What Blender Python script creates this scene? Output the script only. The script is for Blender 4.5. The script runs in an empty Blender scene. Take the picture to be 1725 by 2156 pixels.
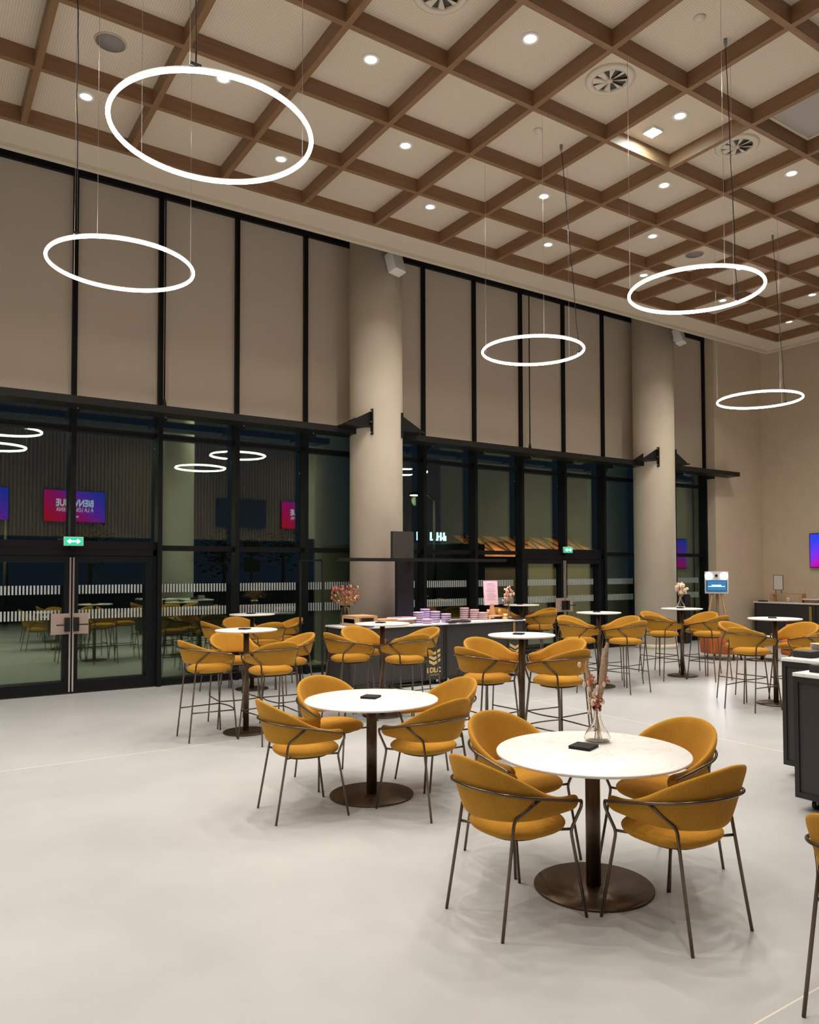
import bpy, bmesh, math, random
from math import sin, cos, pi, radians
from mathutils import Vector, Matrix, Euler
random.seed(7)
SC = bpy.context.scene
C = SC.collection

# ------------------------------------------------------------------ camera
EYE = 1.76
cam = bpy.data.cameras.new('camera')
cam_o = bpy.data.objects.new('camera', cam)
C.objects.link(cam_o)
yaw, pitch, roll = 0.5996, 0.032, -0.0033
fw = Vector((sin(yaw)*cos(pitch), cos(yaw)*cos(pitch), sin(pitch)))
rt = Vector((cos(yaw), -sin(yaw), 0))
up = rt.cross(fw)
r2 = rt*cos(roll) + up*sin(roll)
u2 = -rt*sin(roll) + up*cos(roll)
M = Matrix((r2, u2, -fw)).transposed().to_4x4()
M.translation = Vector((0, 0, EYE))
cam_o.matrix_world = M
cam.sensor_fit = 'VERTICAL'
cam.sensor_height = 36.0
cam.lens = 36.0*1615.56/2156.0
cam.shift_x = -(910.07-862.5)/2156.0
cam.shift_y = (1149.8-1078.0)/2156.0
cam.clip_start = 0.05
cam.clip_end = 400
SC.camera = cam_o

# ------------------------------------------------------------------ world and exposure
SC.view_settings.view_transform = 'Standard'
SC.view_settings.look = 'None'
SC.view_settings.gamma = 1.0
SC.view_settings.use_curve_mapping = False
SC.view_settings.exposure = 0.34
w = bpy.data.worlds.new('night_sky')
SC.world = w
w.use_nodes = True
w.node_tree.nodes['Background'].inputs[0].default_value = (0.16, 0.27, 0.55, 1)
w.node_tree.nodes['Background'].inputs[1].default_value = 0.028
SC.cycles.use_denoising = True
SC.cycles.max_bounces = 10
SC.cycles.diffuse_bounces = 5
SC.cycles.glossy_bounces = 5
SC.cycles.transparent_max_bounces = 24
SC.cycles.sample_clamp_indirect = 6.0
DOWN_W = 21.0      # watts per ceiling downlight
RING_S = 18.0      # radiance of the light rings
DOWN_COL = (1.0, 0.91, 0.78)
RING_COL = (1.0, 0.93, 0.86)

# ------------------------------------------------------------------ materials
MATS = {}
def nodes_of(name):
    m = bpy.data.materials.new(name)
    m.use_nodes = True
    nt = m.node_tree
    return m, nt, nt.nodes['Principled BSDF']
def mat(name, col, rough=0.6, metal=0.0, spec=0.5, noise=0.0, nscale=20.0, bump=0.0, bscale=60.0, sheen=0.0, coat=0.0, emit=None, es=0.0):
    if name in MATS: return MATS[name]
    m, nt, b = nodes_of(name)
    b.inputs['Base Color'].default_value = (*col, 1)
    b.inputs['Roughness'].default_value = rough
    b.inputs['Metallic'].default_value = metal
    b.inputs['Specular IOR Level'].default_value = spec
    b.inputs['Sheen Weight'].default_value = sheen
    b.inputs['Coat Weight'].default_value = coat
    tc = nt.nodes.new('ShaderNodeTexCoord')
    if noise > 0:
        n = nt.nodes.new('ShaderNodeTexNoise'); n.inputs['Scale'].default_value = nscale
        n.inputs['Detail'].default_value = 5
        r = nt.nodes.new('ShaderNodeValToRGB')
        r.color_ramp.elements[0].position = 0.3; r.color_ramp.elements[1].position = 0.7
        r.color_ramp.elements[0].color = (*[c*(1-noise) for c in col], 1)
        r.color_ramp.elements[1].color = (*[min(1, c*(1+noise)) for c in col], 1)
        nt.links.new(tc.outputs['Object'], n.inputs['Vector'])
        nt.links.new(n.outputs['Fac'], r.inputs['Fac'])
        nt.links.new(r.outputs['Color'], b.inputs['Base Color'])
    if bump > 0:
        n2 = nt.nodes.new('ShaderNodeTexNoise'); n2.inputs['Scale'].default_value = bscale
        n2.inputs['Detail'].default_value = 3
        bp = nt.nodes.new('ShaderNodeBump'); bp.inputs['Strength'].default_value = bump
        bp.inputs['Distance'].default_value = 0.01
        nt.links.new(tc.outputs['Object'], n2.inputs['Vector'])
        nt.links.new(n2.outputs['Fac'], bp.inputs['Height'])
        nt.links.new(bp.outputs['Normal'], b.inputs['Normal'])
    if emit:
        b.inputs['Emission Color'].default_value = (*emit, 1)
        b.inputs['Emission Strength'].default_value = es
    MATS[name] = m
    return m

def wood(name, c1, c2, scale=6.0, rough=0.5, axis='X'):
    m, nt, b = nodes_of(name)
    tc = nt.nodes.new('ShaderNodeTexCoord'); mp = nt.nodes.new('ShaderNodeMapping')
    s = {'X': (0.35, 6, 6), 'Y': (6, 0.35, 6), 'Z': (6, 6, 0.35)}[axis]
    mp.inputs['Scale'].default_value = s
    n = nt.nodes.new('ShaderNodeTexNoise'); n.inputs['Scale'].default_value = scale; n.inputs['Detail'].default_value = 7
    n.inputs['Roughness'].default_value = 0.65
    r = nt.nodes.new('ShaderNodeValToRGB')
    r.color_ramp.elements[0].position = 0.3; r.color_ramp.elements[1].position = 0.72
    r.color_ramp.elements[0].color = (*c1, 1); r.color_ramp.elements[1].color = (*c2, 1)
    L = nt.links.new
    L(tc.outputs['Object'], mp.inputs['Vector']); L(mp.outputs['Vector'], n.inputs['Vector'])
    L(n.outputs['Fac'], r.inputs['Fac']); L(r.outputs['Color'], b.inputs['Base Color'])
    b.inputs['Roughness'].default_value = rough
    MATS[name] = m
    return m

def fabric(name, col, rough=0.92, scale=900, var=0.22, sheen=0.35):
    m, nt, b = nodes_of(name)
    tc = nt.nodes.new('ShaderNodeTexCoord')
    n = nt.nodes.new('ShaderNodeTexNoise'); n.inputs['Scale'].default_value = scale*0.35; n.inputs['Detail'].default_value = 2
    n3 = nt.nodes.new('ShaderNodeTexNoise'); n3.inputs['Scale'].default_value = 9; n3.inputs['Detail'].default_value = 2
    r = nt.nodes.new('ShaderNodeValToRGB')
    r.color_ramp.elements[0].position = 0.32; r.color_ramp.elements[1].position = 0.7
    r.color_ramp.elements[0].color = (*[c*(1-var) for c in col], 1)
    r.color_ramp.elements[1].color = (*[min(1, c*(1+var)) for c in col], 1)
    mx = nt.nodes.new('ShaderNodeMath'); mx.operation = 'ADD'
    m2 = nt.nodes.new('ShaderNodeMath'); m2.operation = 'MULTIPLY_ADD'; m2.inputs[1].default_value = 0.25; m2.inputs[2].default_value = -0.125
    bp = nt.nodes.new('ShaderNodeBump'); bp.inputs['Strength'].default_value = 0.25; bp.inputs['Distance'].default_value = 0.002
    L = nt.links.new
    L(tc.outputs['Object'], n.inputs['Vector']); L(tc.outputs['Object'], n3.inputs['Vector'])
    L(n3.outputs['Fac'], m2.inputs[0]); L(n.outputs['Fac'], mx.inputs[0]); L(m2.outputs[0], mx.inputs[1])
    L(mx.outputs[0], r.inputs['Fac']); L(r.outputs['Color'], b.inputs['Base Color'])
    L(n.outputs['Fac'], bp.inputs['Height']); L(bp.outputs['Normal'], b.inputs['Normal'])
    b.inputs['Roughness'].default_value = rough
    b.inputs['Sheen Weight'].default_value = sheen
    b.inputs['Sheen Tint'].default_value = (*[min(1, c*1.4+.1) for c in col], 1)
    b.inputs['Specular IOR Level'].default_value = 0.2
    MATS[name] = m
    return m

def emit(name, col, s):
    m = bpy.data.materials.new(name); m.use_nodes = True
    nt = m.node_tree; nt.nodes.clear()
    e = nt.nodes.new('ShaderNodeEmission'); o = nt.nodes.new('ShaderNodeOutputMaterial')
    e.inputs[0].default_value = (*col, 1); e.inputs[1].default_value = s
    nt.links.new(e.outputs[0], o.inputs[0])
    MATS[name] = m
    return m

# floor: polished concrete with saw-cut joints
def floor_mat():
    m, nt, b = nodes_of('polished_concrete')
    L = nt.links.new
    g = nt.nodes.new('ShaderNodeNewGeometry')
    n = nt.nodes.new('ShaderNodeTexNoise'); n.inputs['Scale'].default_value = 0.7; n.inputs['Detail'].default_value = 7; n.inputs['Roughness'].default_value = 0.62
    r = nt.nodes.new('ShaderNodeValToRGB')
    r.color_ramp.elements[0].position = 0.12; r.color_ramp.elements[1].position = 0.88
    r.color_ramp.elements[0].color = (0.395, 0.408, 0.43, 1); r.color_ramp.elements[1].color = (0.575, 0.592, 0.615, 1)
    L(g.outputs['Position'], n.inputs['Vector']); L(n.outputs['Fac'], r.inputs['Fac'])
    sep = nt.nodes.new('ShaderNodeSeparateXYZ'); L(g.outputs['Position'], sep.inputs[0])
    masks = []
    for out, v, hw in (('X', 7.02, 0.007), ('Y', 7.80, 0.007), ('Y', 1.80, 0.004), ('X', 12.9, 0.007)):
        s = nt.nodes.new('ShaderNodeMath'); s.operation = 'SUBTRACT'; s.inputs[1].default_value = v; L(sep.outputs[out], s.inputs[0])
        a = nt.nodes.new('ShaderNodeMath'); a.operation = 'ABSOLUTE'; L(s.outputs[0], a.inputs[0])
        c = nt.nodes.new('ShaderNodeMath'); c.operation = 'LESS_THAN'; c.inputs[1].default_value = hw; L(a.outputs[0], c.inputs[0])
        masks.append(c)
    acc = masks[0].outputs[0]
    for k in masks[1:]:
        mx = nt.nodes.new('ShaderNodeMath'); mx.operation = 'MAXIMUM'; L(acc, mx.inputs[0]); L(k.outputs[0], mx.inputs[1]); acc = mx.outputs[0]
    mix = nt.nodes.new('ShaderNodeMix'); mix.data_type = 'RGBA'
    mix.inputs['B'].default_value = (0.80, 0.76, 0.70, 1)
    L(acc, mix.inputs['Factor']); L(r.outputs['Color'], mix.inputs['A']); L(mix.outputs['Result'], b.inputs['Base Color'])
    n2 = nt.nodes.new('ShaderNodeTexNoise'); n2.inputs['Scale'].default_value = 1.1; n2.inputs['Detail'].default_value = 2
    rr = nt.nodes.new('ShaderNodeMapRange'); rr.inputs['To Min'].default_value = 0.285; rr.inputs['To Max'].default_value = 0.32
    L(g.outputs['Position'], n2.inputs['Vector']); L(n2.outputs['Fac'], rr.inputs['Value']); L(rr.outputs['Result'], b.inputs['Roughness'])
    b.inputs['Specular IOR Level'].default_value = 0.5
    return m

def marble_mat():
    m, nt, b = nodes_of('white_marble')
    L = nt.links.new
    tc = nt.nodes.new('ShaderNodeTexCoord')
    mp = nt.nodes.new('ShaderNodeMapping'); mp.inputs['Rotation'].default_value = (0, 0, 0.9); mp.inputs['Scale'].default_value = (1, 2.2, 1)
    n = nt.nodes.new('ShaderNodeTexNoise'); n.inputs['Scale'].default_value = 2.3; n.inputs['Detail'].default_value = 9; n.inputs['Distortion'].default_value = 1.2
    s = nt.nodes.new('ShaderNodeMath'); s.operation = 'SUBTRACT'; s.inputs[1].default_value = 0.5
    a = nt.nodes.new('ShaderNodeMath'); a.operation = 'ABSOLUTE'
    r = nt.nodes.new('ShaderNodeValToRGB')
    r.color_ramp.elements[0].position = 0.0; r.color_ramp.elements[0].color = (0.80, 0.74, 0.67, 1)
    r.color_ramp.elements[1].position = 0.016; r.color_ramp.elements[1].color = (0.89, 0.905, 0.92, 1)
    L(tc.outputs['Object'], mp.inputs[0]); L(mp.outputs[0], n.inputs['Vector']); L(n.outputs['Fac'], s.inputs[0]); L(s.outputs[0], a.inputs[0])
    L(a.outputs[0], r.inputs['Fac']); L(r.outputs['Color'], b.inputs['Base Color'])
    b.inputs['Roughness'].default_value = 0.35
    return m

def panel_mat():
    m, nt, b = nodes_of('woven_ceiling_panel')
    L = nt.links.new
    g = nt.nodes.new('ShaderNodeNewGeometry')
    w1 = nt.nodes.new('ShaderNodeTexWave'); w1.bands_direction = 'X'; w1.inputs['Scale'].default_value = 12.5
    w2 = nt.nodes.new('ShaderNodeTexWave'); w2.bands_direction = 'Y'; w2.inputs['Scale'].default_value = 12.5
    L(g.outputs['Position'], w1.inputs['Vector']); L(g.outputs['Position'], w2.inputs['Vector'])
    mu = nt.nodes.new('ShaderNodeMath'); mu.operation = 'MULTIPLY'; L(w1.outputs['Fac'], mu.inputs[0]); L(w2.outputs['Fac'], mu.inputs[1])
    r = nt.nodes.new('ShaderNodeValToRGB')
    r.color_ramp.elements[0].color = (0.70, 0.61, 0.485, 1); r.color_ramp.elements[0].position = 0.0
    r.color_ramp.elements[1].color = (0.50, 0.42, 0.325, 1); r.color_ramp.elements[1].position = 1.0
    L(mu.outputs[0], r.inputs['Fac']); L(r.outputs['Color'], b.inputs['Base Color'])
    b.inputs['Roughness'].default_value = 0.9
    return m

def glass_mat(name, tint=(0.86, 0.95, 0.88), gl=(0.76, 0.90, 0.70), base=0.19):
    m = bpy.data.materials.new(name); m.use_nodes = True
    nt = m.node_tree; nt.nodes.clear(); L = nt.links.new
    t = nt.nodes.new('ShaderNodeBsdfTransparent'); t.inputs[0].default_value = (*tint, 1)
    gg = nt.nodes.new('ShaderNodeBsdfGlossy'); gg.inputs['Color'].default_value = (*gl, 1); gg.inputs['Roughness'].default_value = 0.0
    # Schlick reflectance, the same for both faces of the thin pane
    g = nt.nodes.new('ShaderNodeNewGeometry')
    dt = nt.nodes.new('ShaderNodeVectorMath'); dt.operation = 'DOT_PRODUCT'
    ab = nt.nodes.new('ShaderNodeMath'); ab.operation = 'ABSOLUTE'
    om = nt.nodes.new('ShaderNodeMath'); om.operation = 'SUBTRACT'; om.inputs[0].default_value = 1.0; om.use_clamp = True
    pw = nt.nodes.new('ShaderNodeMath'); pw.operation = 'POWER'; pw.inputs[1].default_value = 5.0
    ad = nt.nodes.new('ShaderNodeMath'); ad.operation = 'MULTIPLY_ADD'; ad.inputs[1].default_value = 1.0-base; ad.inputs[2].default_value = base; ad.use_clamp = True
    mx = nt.nodes.new('ShaderNodeMixShader'); o = nt.nodes.new('ShaderNodeOutputMaterial')
    L(g.outputs['Incoming'], dt.inputs[0]); L(g.outputs['Normal'], dt.inputs[1]); L(dt.outputs['Value'], ab.inputs[0])
    L(ab.outputs[0], om.inputs[1]); L(om.outputs[0], pw.inputs[0]); L(pw.outputs[0], ad.inputs[0])
    L(ad.outputs[0], mx.inputs[0]); L(t.outputs[0], mx.inputs[1]); L(gg.outputs[0], mx.inputs[2]); L(mx.outputs[0], o.inputs[0])
    return m

def real_glass(name):
    m, nt, b = nodes_of(name)
    b.inputs['Transmission Weight'].default_value = 1.0
    b.inputs['Roughness'].default_value = 0.02
    b.inputs['IOR'].default_value = 1.25
    b.inputs['Base Color'].default_value = (0.97, 0.95, 0.93, 1)
    return m

def screen_mat(name, lr=True, s=1.0, zk=(-0.45, 0.33)):
    # blue to magenta to red picture shown by the screen itself
    m = bpy.data.materials.new(name); m.use_nodes = True
    nt = m.node_tree; nt.nodes.clear(); L = nt.links.new
    tc = nt.nodes.new('ShaderNodeTexCoord'); sp = nt.nodes.new('ShaderNodeSeparateXYZ')
    L(tc.outputs['Generated'], sp.inputs[0])
    a = nt.nodes.new('ShaderNodeMath'); a.operation = 'MULTIPLY_ADD'; a.inputs[1].default_value = -0.80; a.inputs[2].default_value = 0.80
    c = nt.nodes.new('ShaderNodeMath'); c.operation = 'MULTIPLY_ADD'; c.inputs[1].default_value = zk[0]; c.inputs[2].default_value = zk[1]
    ad = nt.nodes.new('ShaderNodeMath'); ad.operation = 'ADD'
    L(sp.outputs['X' if lr else 'Y'], a.inputs[0]); L(sp.outputs['Z'], c.inputs[0]); L(a.outputs[0], ad.inputs[0]); L(c.outputs[0], ad.inputs[1])
    r = nt.nodes.new('ShaderNodeValToRGB'); cr = r.color_ramp
    cr.elements[0].position = 0.0; cr.elements[0].color = (0.03, 0.05, 0.75, 1)
    cr.elements[1].position = 1.0; cr.elements[1].color = (0.75, 0.0, 0.02, 1)
    e = cr.elements.new(0.3); e.color = (0.18, 0.03, 0.75, 1)
    e = cr.elements.new(0.6); e.color = (0.55, 0.0, 0.25, 1)
    em = nt.nodes.new('ShaderNodeEmission'); em.inputs[1].default_value = s
    o = nt.nodes.new('ShaderNodeOutputMaterial')
    L(ad.outputs[0], r.inputs['Fac']); L(r.outputs['Color'], em.inputs[0]); L(em.outputs[0], o.inputs[0])
    return m

FLOOR = floor_mat(); MARBLE = marble_mat(); PANEL = panel_mat()
GLASS = glass_mat('facade_glass'); VGLASS = real_glass('clear_vase_glass')
BEAM_X = wood('oak_beam_x', (0.205, 0.110, 0.052), (0.285, 0.160, 0.078), axis='X')
BEAM_Y = wood('oak_beam_y', (0.205, 0.110, 0.052), (0.285, 0.160, 0.078), axis='Y')
PLASTER = mat('beige_plaster', (0.72, 0.62, 0.475), 0.85, noise=0.03, nscale=3, bump=0.05, bscale=120)
COLM = mat('column_plaster', (0.76, 0.69, 0.57), 0.85, noise=0.03, nscale=3, bump=0.05, bscale=100)
SOFFIT = mat('soffit_plaster', (0.66, 0.59, 0.47), 0.85)
BLACKM = mat('black_aluminium', (0.007, 0.008, 0.010), 0.5, spec=0.18)
STEEL = mat('black_steel', (0.012, 0.012, 0.012), 0.45, spec=0.35)
BLIND = mat('roller_blind_fabric', (0.64, 0.56, 0.46), 0.95, bump=0.15, bscale=400, spec=0.1)
MUSTARD = fabric('mustard_wool', (0.475, 0.238, 0.029))
BRONZE = mat('bronze_tube', (0.15, 0.115, 0.085), 0.27, metal=0.85)
BROWN = mat('brushed_bronze', (0.115, 0.078, 0.052), 0.38, metal=0.8, noise=0.12, nscale=30)
DARKLAM = mat('charcoal_laminate', (0.036, 0.033, 0.034), 0.55, noise=0.15, nscale=200)
DARKFR = mat('black_edge_profile', (0.015, 0.015, 0.017), 0.5)
GOLD = mat('gold_metal', (0.62, 0.42, 0.14), 0.38, metal=0.7)
GOLDP = mat('gold_print', (0.62, 0.45, 0.18), 0.6)
WHITE = mat('white_paint', (0.82, 0.81, 0.79), 0.5)
CHROME = mat('brushed_steel', (0.72, 0.68, 0.66), 0.28, metal=0.9)
NAPK = mat('black_paper', (0.02, 0.02, 0.022), 0.9)
LILAC = mat('lilac_glaze', (0.50, 0.40, 0.52), 0.4)
STONEW = mat('stoneware', (0.52, 0.47, 0.40), 0.45)
LWOOD = wood('pale_wood', (0.50, 0.30, 0.15), (0.66, 0.42, 0.23), axis='X', scale=9)
LWOODZ = wood('pale_wood_upright', (0.42, 0.24, 0.12), (0.60, 0.37, 0.20), axis='Z', scale=9)
RATTAN = mat('woven_rattan', (0.36, 0.22, 0.13), 0.8, noise=0.35, nscale=90, bump=0.6, bscale=110)
TERRA = fabric('terracotta_velvet', (0.50, 0.13, 0.035))
PAPER = mat('white_paper', (0.80, 0.78, 0.74), 0.8)
PPAPER = mat('pink_menu_paper', (0.70, 0.55, 0.60), 0.8)
DRYA = mat('dried_blush', (0.60, 0.33, 0.24), 0.9)
DRYB = mat('dried_cream', (0.78, 0.66, 0.52), 0.9)
DRYC = mat('dried_terracotta', (0.50, 0.17, 0.09), 0.9)
DRYD = mat('dried_plum', (0.26, 0.10, 0.10), 0.9)
DRYE = mat('pampas_taupe', (0.40, 0.28, 0.20), 1.0, noise=0.3, nscale=80)
STEM = mat('dry_stem', (0.50, 0.36, 0.18), 0.8)
RINGE = emit('ring_diffuser', RING_COL, RING_S)
LENSE = emit('downlight_lens', DOWN_COL, 9.0)
GREY = mat('speaker_grille', (0.26, 0.235, 0.225), 0.8)
STRIPE = mat('white_film', (0.46, 0.52, 0.54), 0.7)
SCRN = screen_mat('welcome_picture', True, 1.0)
SCRN_S = screen_mat('side_picture', False, 0.9, (-0.70, 0.50))
LETTER = emit('screen_letter', (0.65, 0.80, 1.0), 1.3)
ORANGE_DARK = wood('slat_wood', (0.28, 0.18, 0.12), (0.38, 0.26, 0.17), axis='Z')
DARKWALL = mat('dark_recess', (0.020, 0.020, 0.020), 0.7)

# ------------------------------------------------------------------ mesh helpers
class MB:
    def __init__(s): s.v = []; s.f = []; s.sm = []
    def add(s, vs, fs, smooth=False, T=None):
        o = len(s.v)
        s.v += [tuple((T @ Vector(p)) if T else p) for p in vs]
        s.f += [tuple(i+o for i in f) for f in fs]; s.sm += [smooth]*len(fs)
        return s
    def box(s, x0, x1, y0, y1, z0, z1, T=None, bev=0.0):
        if bev <= 0:
            vs = [(x, y, z) for x in (x0, x1) for y in (y0, y1) for z in (z0, z1)]
            return s.add(vs, [(0, 1, 3, 2), (4, 6, 7, 5), (0, 4, 5, 1), (2, 3, 7, 6), (0, 2, 6, 4), (1, 5, 7, 3)], False, T)
        bm = bmesh.new(); bmesh.ops.create_cube(bm, size=1)
        for v in bm.verts:
            v.co = Vector(((x0+x1)/2+v.co.x*(x1-x0), (y0+y1)/2+v.co.y*(y1-y0), (z0+z1)/2+v.co.z*(z1-z0)))
        bmesh.ops.bevel(bm, geom=bm.edges[:], offset=bev, segments=2, affect='EDGES', profile=0.6)
        bm.verts.index_update()
        s.add([v.co[:] for v in bm.verts], [[v.index for v in f.verts] for f in bm.faces], True, T); bm.free()
        return s
    def lathe(s, prof, n=32, T=None, smooth=True, sx=1, sy=1, power=2.0):
        vs = []; fs = []; rows = []
        for r, z in prof:
            if r < 1e-6: rows.append([len(vs)]); vs.append((0, 0, z))
            else:
                row = []
                for k in range(n):
                    a = 2*pi*k/n; ca, sa = cos(a), sin(a)
                    q = (abs(ca)**power+abs(sa)**power)**(-1/power)
                    row.append(len(vs)); vs.append((r*sx*ca*q, r*sy*sa*q, z))
                rows.append(row)
        for A, B in zip(rows, rows[1:]):
            for k in range(n):
                k2 = (k+1) % n
                if len(A) == 1 and len(B) == 1: continue
                if len(A) == 1: fs.append((A[0], B[k], B[k2]))
                elif len(B) == 1: fs.append((A[k], B[0], A[k2]))
                else: fs.append((A[k], B[k], B[k2], A[k2]))
        return s.add(vs, fs, smooth, T)
    def tube(s, pts, r, n=8, T=None, cap=True, closed=False):
        pts = [Vector(p) for p in pts]; N = len(pts); rs = r if isinstance(r, (list, tuple)) else [r]*N
        vs = []; fs = []; prev = None
        for i, p in enumerate(pts):
            if closed: t = (pts[(i+1) % N]-pts[i-1])
            else: t = pts[min(i+1, N-1)]-pts[max(i-1, 0)]
            t.normalize()
            if prev is None:
                a = Vector((0, 0, 1)) if abs(t.z) < 0.9 else Vector((1, 0, 0)); u = t.cross(a).normalized()
            else: u = (prev-t*prev.dot(t)).normalized()
            prev = u; v = t.cross(u)
            for k in range(n):
                a = 2*pi*k/n; vs.append(tuple(p+(u*cos(a)+v*sin(a))*rs[i]))
        rng = N if closed else N-1
        for i in range(rng):
            j = (i+1) % N
            for k in range(n):
                fs.append((i*n+k, i*n+(k+1) % n, j*n+(k+1) % n, j*n+k))
        if cap and not closed:
            fs.append(tuple(range(n-1, -1, -1))); fs.append(tuple((N-1)*n+k for k in range(n)))
        return s.add(vs, fs, True, T)
    def ball(s, c, rx, ry=None, rz=None, n=10, T=None):
        ry = ry or rx; rz = rz or rx
        prof = [(sin(pi*i/6), -cos(pi*i/6)) for i in range(7)]
        prof[0] = (0, -1); prof[-1] = (0, 1)
        m = Matrix.Translation(Vector(c)) @ Matrix.Diagonal((rx, ry, rz, 1))
        return s.lathe(prof, n, (T @ m) if T else m)
    def build(s, name, m, parent=None, label=None, bevel=0, sub=0):
        me = bpy.data.meshes.new(name)
        me.from_pydata(s.v, [], s.f)
        me.polygons.foreach_set('use_smooth', s.sm)
        bm = bmesh.new(); bm.from_mesh(me); bmesh.ops.recalc_face_normals(bm, faces=bm.faces[:]); bm.to_mesh(me); bm.free()
        me.materials.append(m); me.update()
        o = bpy.data.objects.new(name, me); C.objects.link(o)
        if parent: o.parent = parent
        if label: o['label'] = label
        if bevel:
            b = o.modifiers.new('bevel', 'BEVEL'); b.width = bevel; b.segments = 2; b.limit_method = 'ANGLE'
        if sub:
            b = o.modifiers.new('sub', 'SUBSURF'); b.levels = sub; b.render_levels = sub
        return o
def tag(o, label, cat, group=None):
    o['label'] = label; o['category'] = cat
    if group: o['group'] = group
    return o
def empty(name, loc=(0, 0, 0), rz=0.0):
    o = bpy.data.objects.new(name, None); C.objects.link(o); o.empty_display_size = 0.1
    o.location = loc; o.rotation_euler = (0, 0, rz)
    return o
def struct(o, label=None):
    o['kind'] = 'structure'
    if label: o['label'] = label
    return o
def copy_tree(o, parent=None):
    c = o.copy(); C.objects.link(c)
    if parent: c.parent = parent
    for ch in list(o.children): copy_tree(ch, c)
    return c
def text_mesh(name, txt, size, m, parent=None, loc=(0, 0, 0), rot=(0, 0, 0), extrude=0.002, bold=0.0, space=1.0, align='CENTER', sx=1.0):
    cu = bpy.data.curves.new(name, 'FONT'); cu.body = txt; cu.size = size; cu.extrude = extrude; cu.offset = bold
    cu.align_x = align; cu.align_y = 'CENTER'; cu.space_character = space; cu.resolution_u = 3
    t = bpy.data.objects.new('tmp', cu); C.objects.link(t)
    dg = bpy.context.evaluated_depsgraph_get(); dg.update()
    me = bpy.data.meshes.new_from_object(t.evaluated_get(dg)); bpy.data.objects.remove(t)
    me.materials.clear(); me.materials.append(m)
    o = bpy.data.objects.new(name, me); C.objects.link(o); o.location = loc; o.rotation_euler = rot; o.scale = (sx, 1, 1)
    if parent: o.parent = parent
    return o

# ------------------------------------------------------------------ structure
XL, XR, YB, YG = -8.0, 18.76, -2.2, 12.29
YF = 12.19
HC, HP = 6.985, 7.165
def mul(k): return 0.742+1.228*k
# floor
struct(MB().box(XL, XR, YB-3, 12.23, -0.2, 0).build('floor', FLOOR), 'polished pale concrete floor with fine saw-cut joints')
# ground outside
OUTG = mat('night_paving', (0.05, 0.055, 0.045), 0.7, noise=0.3, nscale=1.2)
struct(MB().box(-60, 90, 12.35, 110, -0.25, -0.03).build('ground', OUTG), 'dark paving and grass outside the glass')
# walls
wl = MB().box(XL-0.3, XL, YB-3, 12.4, 0, 8.2).build('wall_left', PLASTER); struct(wl)
wr = MB().box(XR, XR+0.3, 3.4, 12.4, 0, 8.2).box(XR, XR+0.3, YB-3, 3.4, 2.9, 8.2)
struct(wr.build('wall_right', PLASTER), 'plain beige wall at the far right end')
struct(MB().box(XR+0.9, XR+1.1, YB-3, 3.4, 0, 2.9).build('wall_recess', DARKWALL))
pier = MB().box(16.735, XR, 11.86, 12.5, 0, 8.2)
struct(pier.build('wall_pier', PLASTER), 'beige pier where the glass front ends')
# back wall: vertical wooden slats over a dark recessed bar zone
bw = MB().box(XL, 12.35, YB-0.2, YB-0.05, 2.9, 8.2).box(15.9, XR, YB-0.2, YB-0.05, 2.9, 8.2)
x = XL
while x < XR:
    if x < 12.3 or x > 15.9: bw.box(x, x+0.055, YB-0.05, YB+0.0, 2.9, 8.2)
    x += 0.11
struct(bw.build('wall_back', ORANGE_DARK), 'wall of vertical brown wooden slats')
struct(MB().box(12.35, 13.5, YB-0.2, YB+0.12, 2.9, 8.2).build('wall_back_pier', COLM))
struct(MB().box(13.5, 15.9, YB-0.9, YB-0.7, 2.9, 8.2).build('wall_back_recess', DARKWALL))
struct(MB().box(XL, XR+1, YB-3.2, YB-3, 0, 2.9).box(XL, XR+1, YB-3, YB-0.2, 2.9, 3.0).build('wall_bar', DARKWALL))

# ceiling
ce = MB().box(XL, XR, YB-0.5, 12.5, 8.2, 8.35).box(XL, 16.44, YB, 9.97, HP, HP+0.05)
ceil = struct(ce.build('ceiling', PANEL), 'woven beige ceiling panels between wooden beams')
X0, Y0, S = 5.768, 5.203, 1.183
BW = 0.033
I0, J0 = -11, -6
for i in range(I0, 10):
    xx = X0+i*S
    MB().box(xx-BW, xx+BW, YB, Y0+4*S, HC, HP+0.01).build('ceiling_beam', BEAM_Y, ceil)
for j in range(J0, 5):
    yy = Y0+j*S
    MB().box(XL, X0+9*S, yy-BW, yy+BW, HC+0.0005, HP+0.012).build('ceiling_beam', BEAM_X, ceil)
# plaster border with a shallow shadow groove
def border(x1, y1, w0, w1, z):   # L-shaped strip outside the grid corner
    b = MB()
    b.box(XL, x1+w1, y1+w0, y1+w1, z, z+0.25)
    b.box(x1+w0, x1+w1, YB, y1+w0, z, z+0.25)
    return b
gx, gy = X0+9*S+BW, Y0+4*S+BW
so = MB()
for (a0, a1, z) in ((0.0, 0.17, HC+0.012), (0.17, 0.62, HC+0.055), (0.62, 0.70, HC)):
    b = border(gx, gy, a0, a1, z); so.add(b.v, b.f)
struct(so.build('trim_1', SOFFIT), 'plaster border around the beam grid')

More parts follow.
